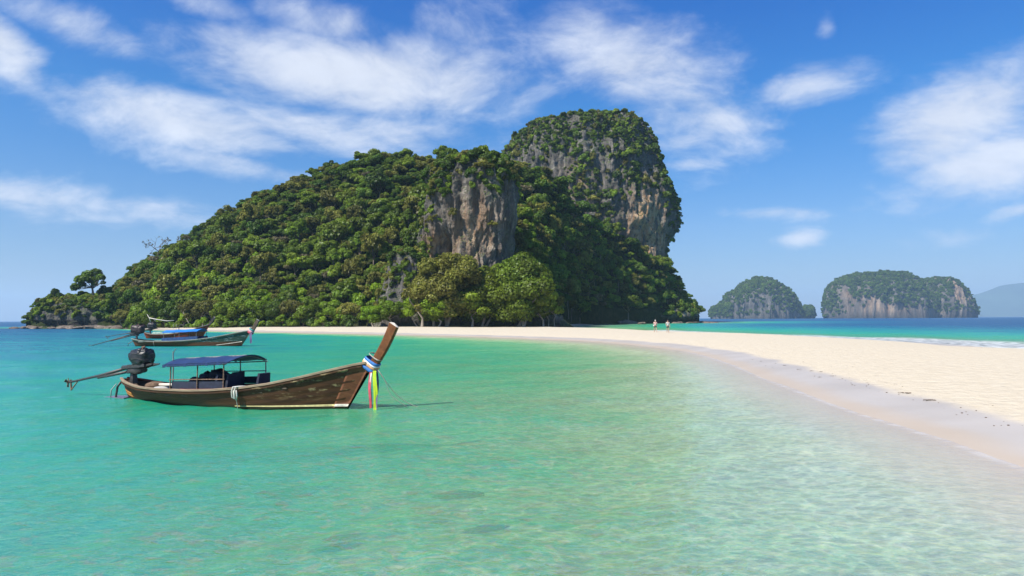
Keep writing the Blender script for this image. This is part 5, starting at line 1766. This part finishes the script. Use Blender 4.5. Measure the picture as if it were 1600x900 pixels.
# canopy
roof = arch_roof(boat, 2.38, 4.92, .82, 1.21, 1.345, .18, BLUE)
b = MB()
for y, ss in ((-.78, (2.6, 3.69, 4.72)), (.78, (2.82, 3.92, 4.95))):
    pass
for y in (-.76, .78):
    for k, s_ in enumerate((2.6, 3.69, 4.72) if y < 0 else (2.82, 3.92, 4.95)):
        u = np.clip((s_ + .3) / 9.7, 0, 1)
        b = MB(); zt = 1.2 + (s_ - 2.38) / 2.54 * .135 + .03
        b.tube([(s_, y * 1.02, h.sheer(u) - .05), (s_, y, zt)], .020, 7)
        b.build("canopy_post", RUSTY if y < 0 else STEEL, boat)
        if y > 0 or k == 1 or True:
            pass
for y, z0, m_ in ((-.765, .78, RUSTY), (.785, .93, STEEL)):
    b = MB(); a0, a1 = (2.55, 4.76) if y < 0 else (2.78, 4.98)
    b.tube([(a0, y, z0 - .02), (a1, y, z0 + .05)], .016, 6); b.build("side_rail", m_, boat)
    b = MB(); b.tube([(a0 - .1, y, 1.165), (a1 + .05, y, 1.285)], .018, 6); b.build("roof_beam", STEEL, boat)
for s_ in (2.5, 3.72, 4.86):
    b = MB(); q = (s_ - 2.38) / 2.54; ze = 1.2 + .135 * q - .03
    b.tube([(s_, a * .82, ze + .18 * (1 - abs(a) ** 1.9)) for a in np.linspace(-1, 1, 11)], .016, 6); b.build("roof_hoop", STEEL, boat)
b = MB(); b.tube([(2.4, 0, 1.375), (4.9, 0, 1.51)], .02, 6); b.build("ridge_pole", STEEL, boat)
# frayed hem under the near edge
b = MB(); rg = np.random.default_rng(4)
for i in range(22):
    s_ = 2.42 + i * .108; z = 1.2 + (s_ - 2.38) / 2.54 * .135
    b.box((s_, -.865, z - .02), (.11, .012, .035 + .06 * rg.uniform() * (i % 4 == 0)), (0, -.05, 0))
b.build("canopy_hem", BLUE, roof)
# boards and seats inside
b = MB(); b.box((3.66, -.72, .62), (2.08, .03, .24), (0, -.03, 0)); b.build("side_cloth", NAVY, boat)
b = MB(); b.box((3.9, .74, .66), (2.2, .03, .22), (0, -.04, 0)); b.build("side_cloth", NAVY, boat)
for s_ in (.95, 1.7, 2.45, 3.2, 5.3, 6.1, 6.9):
    u = (s_ + .3) / 9.7
    bb = np.interp(u, h.US, h.BS) - .06
    b = MB(); b.box((s_, 0, h.sheer(u) - .16), (.22, 2 * bb, .04)); b.build("thwart", INW, boat)
def seat(s_, y, lab):
    b = MB(); b.box((s_, y, .40), (.42, .62, .10)); b.box((s_ + .24, y, .66), (.09, .58, .60), (0, .12, 0), taper=.82); b.box((s_, y, .22), (.34, .5, .26))
    return b.build("bench_seat", NAVY, boat)
for s_, y in ((4.0, .32), (4.35, -.25), (4.05, -.38), (5.08, .25)):
    seat(s_, y, "")
for i, s_ in enumerate(np.linspace(6.5, 8.9, 9)):     # fore deck planking
    u = (s_ + .3) / 9.75; bb = np.interp(u, h.US, h.BS) - .09
    b = MB(); b.box((s_, 0, h.sheer(u) - .10), (.26, 2 * max(bb, .06), .025), (0, -math.atan2(.24, 1), 0)); b.build("deck_plank", INW, boat)
# stern gear
b = MB()
b.tube([(-.22, -.20, .55), (-.34, -.22, .40), (-.40, -.22, .10), (-.40, -.22, -.05)], .035, 7); b.build("exhaust_hose", IRON, boat, True)
b = MB(); b.tube([(-.30, -.30, .50), (-.5, -.32, .30), (-.53, -.32, -.02)], .018, 6); b.build("bilge_hose", WHITEC, boat, True)
b = MB(); b.box((-.42, -.05, .03), (.85, .55, .05), (0, 0, .1)); b.build("stern_step", simple_mat("wet_violet_board", (.16, .14, .20), .4, .3, 8, .1), boat)
b = MB(); b.tube([(2.46, -.55, .45), (2.42, -.5, 1.2), (2.40, -.5, 1.62)], [.022, .02, .016], 6); b.tube([(2.40, -.5, 1.55), (2.52, -.5, 1.72)], [.014, .01], 5); b.build("boat_hook_pole", STEEL, boat)
# ---- things carried by the near boat
def tworld(o, label, cat, group=None):
    """built in boat coordinates: lay it where the boat lies, as a thing of its own"""
    o.matrix_world = bm4 @ o.matrix_world
    return tag(o, label, cat, group)
o = blob((1.5, -.12, .36), (.30, .22, .10), 21, "folded_cloth", WHITEC, None, .2, 3); tworld(o, "pale bundled cloth in the stern of the near boat", "cloth")
b = MB(); b.tube([(1.3, .0, .50), (2.0, -.15, .53), (2.65, -.35, .56)], [.045, .05, .045], 8); o = b.build("wooden_oar", PALEW, None, True); tworld(o, "pale wooden oar lying in the stern of the near boat", "oar")
o = blob((1.05, .05, .46), (.26, .30, .14), 24, "brown_sack", simple_mat("sackcloth", (.16, .10, .06), .95, .3, 14, .4), None, .2, 3); tworld(o, "brown sack behind the engine of the near boat", "sack")
for i, (s_, y, z, r, lab) in enumerate([(2.98, .35, .74, (.26, .22, .20), "dark lumpy bag heaped under the rear of the near boat's canopy"), (3.42, .38, .80, (.30, .24, .24), "tallest dark bag in the heap under the near boat's canopy"),
                                   (2.72, .1, .55, (.22, .2, .22), "low dark bag nearest the stern under the near boat's canopy")]):
    o = blob((s_, y, z), r, 30 + i, "luggage_bag", NAVY, None, .28, 3); tworld(o, lab, "bag")
b = MB(); b.box((3.78, .30, .70), (.24, .2, .07)); b.box((3.95, .32, .68), (.12, .12, .10)); o = b.build("cool_box", IRON); tworld(o, "small dark box on the seat inside the near boat", "box")
# loops of rope hung over the rail amidships
b = MB()
for k, (ds, dr) in enumerate(((0, 0), (.10, .02))):
    s_ = 5.30 + ds
    u = (s_ + .3) / 9.72
    p = h.pt(u, 1, -1, .085)
    pts = [(s_ + .25, -.62, p[2] + .05), (s_ + .12, p[1] + .12, p[2] + .085), (s_ + .02, p[1] - .015, p[2] + .075), (s_ - .01, p[1] - .03, p[2] - .05), (s_ - .01, p[1] - .01, p[2] - .22 - .05 * k), (s_ + .03, p[1] + .02, p[2] - .26 - .05 * k),
           (s_ + .06, p[1], p[2] - .2), (s_ + .06, p[1] - .03, p[2] - .02)]
    b.tube(pts, .022, 7)
p = h.pt((5.35 + .3) / 9.72, .8, -1, .03)
b.tube([(5.32, p[1] - .03, .33), (5.34, p[1] + .01, .20), (5.33, p[1] + .05, .05), (5.34, p[1] + .08, -.1)], .010, 5)
o = b.build("fender_rope", simple_mat("pale_rope", (.55, .53, .47), .9, .2, 40, .3), None, True); tworld(o, "pale rope loops hung over the rail of the near boat", "rope")
# sash and ribbons on the prow
ga = empty("prow_garland", (0, 0, 0)); axv = Vector((.79, 0, 1.29)).normalized()
c0 = Vector((9.33, 0, 1.28))
for k, (mt_, d, w_, ra, rb) in enumerate([(C_BLUE, -.05, .10, .25, .165), (C_PEACH, .045, .10, .245, .15), (C_WHITE, .10, .06, .24, .145), (C_BLUE, .16, .10, .23, .135)]):
    band(tuple(c0 + axv * d + Vector((.03, 0, .0))), tuple(axv), ra, rb, w_, "sash_band", mt_, ga)
band(tuple(c0 + axv * .31 + Vector((.05, 0, 0))), tuple(axv), .20, .12, .035, "cord_ring", ROPE, ga, .015)
ribbon((9.50, -.22, 1.12), 1.02, .085, "hanging_ribbon", C_PINK, ga, 2)
ribbon((9.52, -.20, 1.1), .98, .04, "hanging_ribbon", C_WHITE, ga, 3)
ribbon((9.65, -.20, 1.16), 1.14, .12, "hanging_ribbon", C_LIME, ga, 4)
ribbon((9.70, -.17, 1.12), 1.04, .05, "hanging_ribbon", C_PURPLE, ga, 6)
ga.matrix_world = bm4; tag(ga, "blue, white and peach sash with hanging pink and lime ribbons on the near boat's prow", "garland")
# mooring line into the water
e1 = G(668, 640, -.02); st = wp((9.62, -.05, 1.2))
b = MB(); n = 18; pts = []
for i in range(n):
    q = i / (n - 1); p = st.lerp(Vector(e1), q); p.z -= .34 * math.sin(q * math.pi) * (1 - .3 * q); pts.append(p)
b.tube(pts, .010, 5); o = b.build("mooring_line", ROPE, None, True); tag(o, "thin mooring line running from the near boat's prow into the water", "rope")
b = MB(); p2 = [p + Vector((.05 * math.sin(i * .9), -.12 * math.sin(i / 17 * 3.14), -.13 * math.sin(i / 17 * 3.14))) for i, p in enumerate(pts)]
b.tube(p2[:12], .008, 5); o = b.build("mooring_line", ROPE, None, True); tag(o, "slacker short line hanging beside the near boat's mooring line", "rope")

# ---- the middle boat
S2 = G(212, 540.5); B2 = G(377, 540.6)
yaw2 = math.atan2(B2[1] - S2[1], B2[0] - S2[0]); L2 = float(np.linalg.norm(B2 - S2))
boat2 = empty("longtail_boat", tuple(S2), yaw2)
tag(boat2, "green and brown longtail boat with bright blue canopy, second nearest", "boat")
h2 = Hull(L2, 1.22, 1.13, .45, .80)
boat_common(boat2, h2, HULLG, RAILG, HULLG)
for side in (-1, 1):
    surf_strip(h2, "waterline_stripe", WSTRIPE, boat2, side, .80, .985, .36, .385, .022, 14, 3)
prow_post(h2, boat2, simple_mat("dull_green_brown_post", (.10, .065, .04), .7, .3, 5, .2), (L2 + .95, 0, 1.30), (L2 + 1.78, 0, 2.62), .36, .34, .24, RAILG)
longtail_engine(boat2, (-.3, 0, 1.25), (-5.2, .0, -.02), (.66, .42, .44), (.1, 0, 1.15), .6, simple_mat("dark_red_black_cover", (.035, .02, .02), .5, .6, 7, .5), seed=12)
arch_roof(boat2, 3.55, 7.35, .95, 1.36, 1.50, .26, BRIGHTBLUE)
for y in (-.9, .9):
    for s_ in (3.7, 5.4, 7.25):
        b = MB(); b.tube([(s_, y, .45), (s_, y * .98, 1.5)], .025, 6); b.build("canopy_post", STEEL, boat2)
    b = MB(); b.box((5.45, y * 1.0, .74), (3.9, .04, .36), (0, -.045, 0)); b.build("side_cloth", NAVYB, boat2)
b = MB(); b.box((2.1, 0, .45), (2.6, 1.5, .06)); b.build("rear_deck", RAILG, boat2)
for s_ in (1.0, 1.8, 2.7, 7.8, 8.8):
    u = s_ / (L2 + .6); bb = np.interp(u, h2.US, h2.BS) * 1.2 - .08
    b = MB(); b.box((s_, 0, h2.sheer(u) - .1), (.28, 2 * bb, .05)); b.build("thwart", RAILG, boat2)
b = MB(); b.tube([(-.2, -.1, .5), (-.75, -.1, .25), (-.8, -.1, -.05)], .03, 6); b.build("bilge_hose", RUSTY, boat2, True)
b = MB(); pq = h2.pt(.24, 1, -1, .06); b.tube([(pq[0], pq[1], pq[2] + .05), (pq[0], pq[1] - .02, .3), (pq[0] + .03, pq[1] + .1, -.05)], .02, 5)
o = b.build("fender_rope", ROPE, None, True); o.matrix_world = Matrix.Translation(Vector(S2)) @ Matrix.Rotation(yaw2, 4, 'Z'); tag(o, "pale rope hanging down the green boat's side near its stern", "rope")
g2 = empty("prow_garland", (0, 0, 0))
ax2 = Vector((.83, 0, 1.32)).normalized(); c2 = Vector((L2 + .98, 0, 1.42))
for mt_, d, w_ in ((C_PINK, -.05, .2), (simple_mat("pale_pink_ribbon", (.7, .38, .42), .7, .1, 9, .1), .12, .18), (simple_mat("teal_ribbon", (.08, .34, .32), .7, .1, 9, .1), .3, .16)):
    band(tuple(c2 + ax2 * d), tuple(ax2), .30 - .2 * max(d, 0), .22, w_, "sash_band", mt_, g2, .03, 16)
ribbon((L2 + 1.15, -.26, 1.32), 1.05, .22, "hanging_ribbon", C_PURPLE, g2, 3)
g2.matrix_world = Matrix.Translation(Vector(S2)) @ Matrix.Rotation(yaw2, 4, 'Z'); tag(g2, "pink and teal sash with one purple ribbon on the green boat's prow", "garland")

# ---- the farthest boat
S3 = G(229, 529.0); B3 = G(316, 528.4)
yaw3 = math.atan2(B3[1] - S3[1], B3[0] - S3[0]); L3 = float(np.linalg.norm(B3 - S3))
boat3 = empty("longtail_boat", tuple(S3), yaw3)
tag(boat3, "red-brown longtail boat partly hidden behind the green one, farthest of the three", "boat")
h3 = Hull(L3, 1.2, 1.42, .45, .75)
boat_common(boat3, h3, HULLR, RAILG, HULLR)
prow_post(h3, boat3, simple_mat("dark_pole", (.07, .05, .045), .7, .3, 5, .2), (L3 + .75, 0, 1.7), (L3 + 1.7, 0, 3.05), .30, .26, .22, PALEW)
longtail_engine(boat3, (.25, 0, 1.35), (-5.6, 0, .3), (.55, .42, .46), (.5, 0, 1.2), .6, BLACK, seed=15)
b = MB(); b.tube([(.55, 0, 2.2), (.3, .05, 3.0), (.0, .05, 3.5)], [.05, .05, .035], 6); b.tube([(.3, .05, 3.0), (1.5, -.1, 2.75), (2.9, -.3, 2.55), (3.9, -.3, 2.6)], [.07, .06, .06, .045], 6); b.tube([(.9, 0, 2.88), (1.25, 0, 2.45)], [.035, .02], 5)
b.build("raised_tiller", PALEW, boat3, True)
b = MB(); b.box((2.4, 0, .82), (3.0, 1.3, .30), taper=.85); b.build("net_heap", simple_mat("pale_green_net", (.30, .42, .33), .9, .35, 5, .5), boat3)
b = MB(); b.tube([(4.5, 0, .9), (4.5, 0, 1.75), (4.7, 0, 1.95), (5.3, 0, 1.95), (5.35, 0, 1.75)], .05, 6); b.build("deck_frame", IRON, boat3, True)
for s_ in (3.6, 4.0):
    b = MB(); b.tube([(s_, .2, .8), (s_ + .05, .2, 2.1)], .02, 5); b.build("rod", PALEW, boat3)
for s_ in (1.0, 5.4, 6.5, 7.3):
    u = s_ / (L3 + .6); bb = np.interp(u, h3.US, h3.BS) * 1.2 - .08
    b = MB(); b.box((s_, 0, h3.sheer(u) - .1), (.28, 2 * bb, .05)); b.build("thwart", RAILG, boat3)

# ---------------------------------------------------------------- the two walkers
SKIN = simple_mat("tanned_skin", (.42, .25, .17), .6, .08, 6, 0)
HAIR_D = simple_mat("dark_hair", (.03, .022, .018), .6, .2, 20, .2)
HAIR_P = simple_mat("pale_cap", (.62, .58, .53), .8, .1, 10, .1)
SHIRT1 = simple_mat("pale_pink_shirt", (.66, .43, .40), .9, .15, 8, .2)
SHIRT2 = simple_mat("grey_white_patterned_shirt", (.62, .62, .58), .9, .35, 14, .2, col2=(.2, .21, .2))
SHORTS1 = simple_mat("dark_green_shorts", (.035, .05, .045), .9, .2, 8, .2)
SHORTS2 = simple_mat("dark_grey_shorts", (.05, .055, .055), .9, .2, 8, .2)
WHITEBAG = simple_mat("white_bag", (.75, .75, .73), .8, .1, 8, .2)

def skinned(name, verts, edges, radii, root, mat, parent, sub=1):
    me = bpy.data.meshes.new(name)
    me.from_pydata([tuple(v) for v in verts], edges, [])
    me.materials.append(mat)
    o = bpy.data.objects.new(name, me); COL.objects.link(o)
    o.parent = parent
    md = o.modifiers.new('skin', 'SKIN')
    lay = me.skin_vertices[0].data if len(me.skin_vertices) else me.skin_vertices.new().data
    for i, r in enumerate(radii):
        lay[i].radius = r if isinstance(r, tuple) else (r, r)
        lay[i].use_root = (i == root)
    md.use_smooth_shade = True
    sd = o.modifiers.new('sub', 'SUBSURF'); sd.levels = sub; sd.render_levels = sub
    return o

def person(loc, rz, label, stride, arms, shirt, shorts, hair, cap=False, extra=None):
    """1.75 m figure, x right, y forward; arms: per side (elbow, wrist) relative to the shoulder"""
    e = empty("person", loc, rz); tag(e, label, "person")
    v = [(0, 0, .96), (0, 0, 1.08), (0, .01, 1.25), (0, 0, 1.42), (0, .0, 1.50), (0, .015, 1.56), (0, .03, 1.64), (0, .02, 1.71)]
    r = [(.15, .11), (.135, .095), (.155, .105), (.145, .09), (.055, .055), (.065, .075), (.078, .098), (.06, .075)]
    ed = [(i, i + 1) for i in range(7)]
    def add(p, rad, pa):
        v.append(p); r.append(rad); ed.append((pa, len(v) - 1)); return len(v) - 1
    v_n = add((0, .125, 1.625), (.014, .018), 6)          # nose
    legs = []
    for sd_, st in ((-1, stride), (1, -stride)):
        hp = add((sd_ * .095, 0, .90), (.088, .088), 0)
        kn = add((sd_ * .10, st * .5 + .05 * (st > 0), .49), (.058, .06), hp)
        an = add((sd_ * .10, st - .02, .09 + .05 * (st < 0)), (.038, .04), kn)
        hl = add((sd_ * .10, st - .04, .035 + .03 * (st < 0)), (.036, .034), an)
        ft = add((sd_ * .12, st + .16, .026), (.040, .022), hl)
        legs.append((hp, kn, an))
    al = []
    for sd_, (el, wr) in zip((-1, 1), arms):
        sh = add((sd_ * .185, 0, 1.41), (.058, .058), 3)
        eb = add((sd_ * (.185 + el[0]), el[1], 1.41 + el[2]), (.043, .043), sh)
        wp_ = Vector((sd_ * (.185 + wr[0]), wr[1], 1.41 + wr[2]))
        wi = add(tuple(wp_), (.028, .024), eb)
        d = (wp_ - Vector(v[eb])).normalized()
        pm = add(tuple(wp_ + d * .055), (.036, .018), wi)
        pn = add(tuple(wp_ + d * .09), (.036, .016), pm)
        s_ = d.cross(Vector((0, 1, .2))).normalized()
        for k, q in enumerate((-.027, -.009, .009, .027)):
            Lf = (.075, .085, .08, .062)[k]
            a = add(tuple(wp_ + d * .105 + s_ * q), (.009, .009), pn)
            b_ = add(tuple(wp_ + d * (.105 + Lf * .55) + s_ * q * 1.2 + Vector((0, .012, 0))), (.0085, .0085), a)
            add(tuple(wp_ + d * (.105 + Lf) + s_ * q * 1.25 + Vector((0, .03, 0))), (.007, .007), b_)
        t1 = add(tuple(wp_ + d * .05 + s_ * -.045 + Vector((0, .015, 0))), (.011, .011), pm)
        add(tuple(wp_ + d * .085 + s_ * -.06 + Vector((0, .03, 0))), (.009, .009), t1)
        al.append((sh, eb, wi))
    body = skinned("body", v, ed, r, 0, SKIN, e)
    # clothes over the same joints
    cv = [v[0], v[1], v[2], v[3], (0, 0, 1.475)]; cr = [(.165, .125), (.155, .115), (.172, .122), (.158, .105), (.08, .08)]
    ce = [(0, 1), (1, 2), (2, 3), (3, 4)]
    for (sh, eb, wi) in al:
        cv.append(v[sh]); cr.append((.072, .072)); ce.append((3, len(cv) - 1))
        m_ = tuple(np.array(v[sh]) * .3 + np.array(v[eb]) * .7); cv.append(m_); cr.append((.062, .062)); ce.append((len(cv) - 2, len(cv) - 1))
    skinned("shirt", cv, ce, cr, 0, shirt, e)
    sv = [(0, 0, 1.0), (0, 0, .92)]; sr = [(.162, .125), (.165, .13)]; se = [(0, 1)]
    for (hp, kn, an) in legs:
        sv.append(v[hp]); sr.append((.102, .102)); se.append((1, len(sv) - 1))
        m_ = tuple(np.array(v[hp]) * .3 + np.array(v[kn]) * .7); sv.append(m_); sr.append((.085, .085)); se.append((len(sv) - 2, len(sv) - 1))
    skinned("shorts", sv, se, sr, 0, shorts, e)
    # face
    b = MB()
    for sx in (-.03, .03): b.box((sx, .112, 1.655), (.022, .012, .012))
    b.build("eyes", HAIR_D, body)
    b = MB(); b.box((0, .108, 1.585), (.045, .012, .008)); b.build("mouth", simple_mat("lips", (.30, .12, .10), .6, .1, 5, 0), body)
    for sx in (-.083, .083):
        b = MB(); b.box((sx, .02, 1.63), (.018, .035, .055), (0, 0, 0), .8); b.build("ear", SKIN, body)
    bm = bmesh.new(); bmesh.ops.create_uvsphere(bm, u_segments=16, v_segments=10, radius=1)
    V = np.array([q.co[:] for q in bm.verts]); F = [[q.index for q in f.verts] for f in bm.faces]; bm.free()
    V = V * np.array([.092, .112, .095]); V[:, 2] = np.maximum(V[:, 2], -.03 - .045 * (V[:, 1] < 0)); V[:, 1] -= .012 * (V[:, 1] > .06)
    if cap:
        fr_ = (V[:, 1] > .07) & (V[:, 2] < .02); V[fr_, 1] += .06; V[fr_, 2] = .012
    V += np.array([0, .012, 1.685])
    mk("sun_cap" if cap else "hair", V, F, hair, e, True)
    return e
def stand(px, py):
    # walk the sight line down to the sand
    d = ray(px, py); d = d / d[1]
    ys = np.linspace(70, 135, 400); zz = CAM_H + d[2] * ys
    hz = sand_height(d[0] * ys, ys); i = int(np.argmax(zz <= hz)) if (zz <= hz).any() else 200
    return (d[0] * ys[i], ys[i], float(hz[i]))
q1 = stand(1024.2, 519.0); q2 = stand(1043.6, 519.8)
print('walkers', q1, q2)
pers1 = person(q1, math.radians(12), "person in pale pink top and light cap, left of the two walkers on the sandbar", .20, [((.10, .02, -.26), (.02, .18, -.12)), ((.10, -.02, -.27), (.06, .12, -.42))], SHIRT1, SHORTS1, HAIR_P, True)
pers2 = person(q2, math.radians(185), "person in grey-white patterned shirt, right of the two walkers on the sandbar", .10, [((.09, .0, -.28), (.08, .06, -.52)), ((.10, -.02, -.28), (.04, .14, -.44))], SHIRT2, SHORTS2, HAIR_D)
o = blob((.20, .10, .98), (.09, .06, .12), 61, "carried_bag", WHITEBAG, None, .12, 2); o.matrix_world = Matrix.Translation(Vector(q1)) @ Matrix.Rotation(math.radians(12), 4, 'Z') @ Matrix.Translation((-.42, .02, -.02)); tag(o, "small white bag held at the left walker's side", "bag")
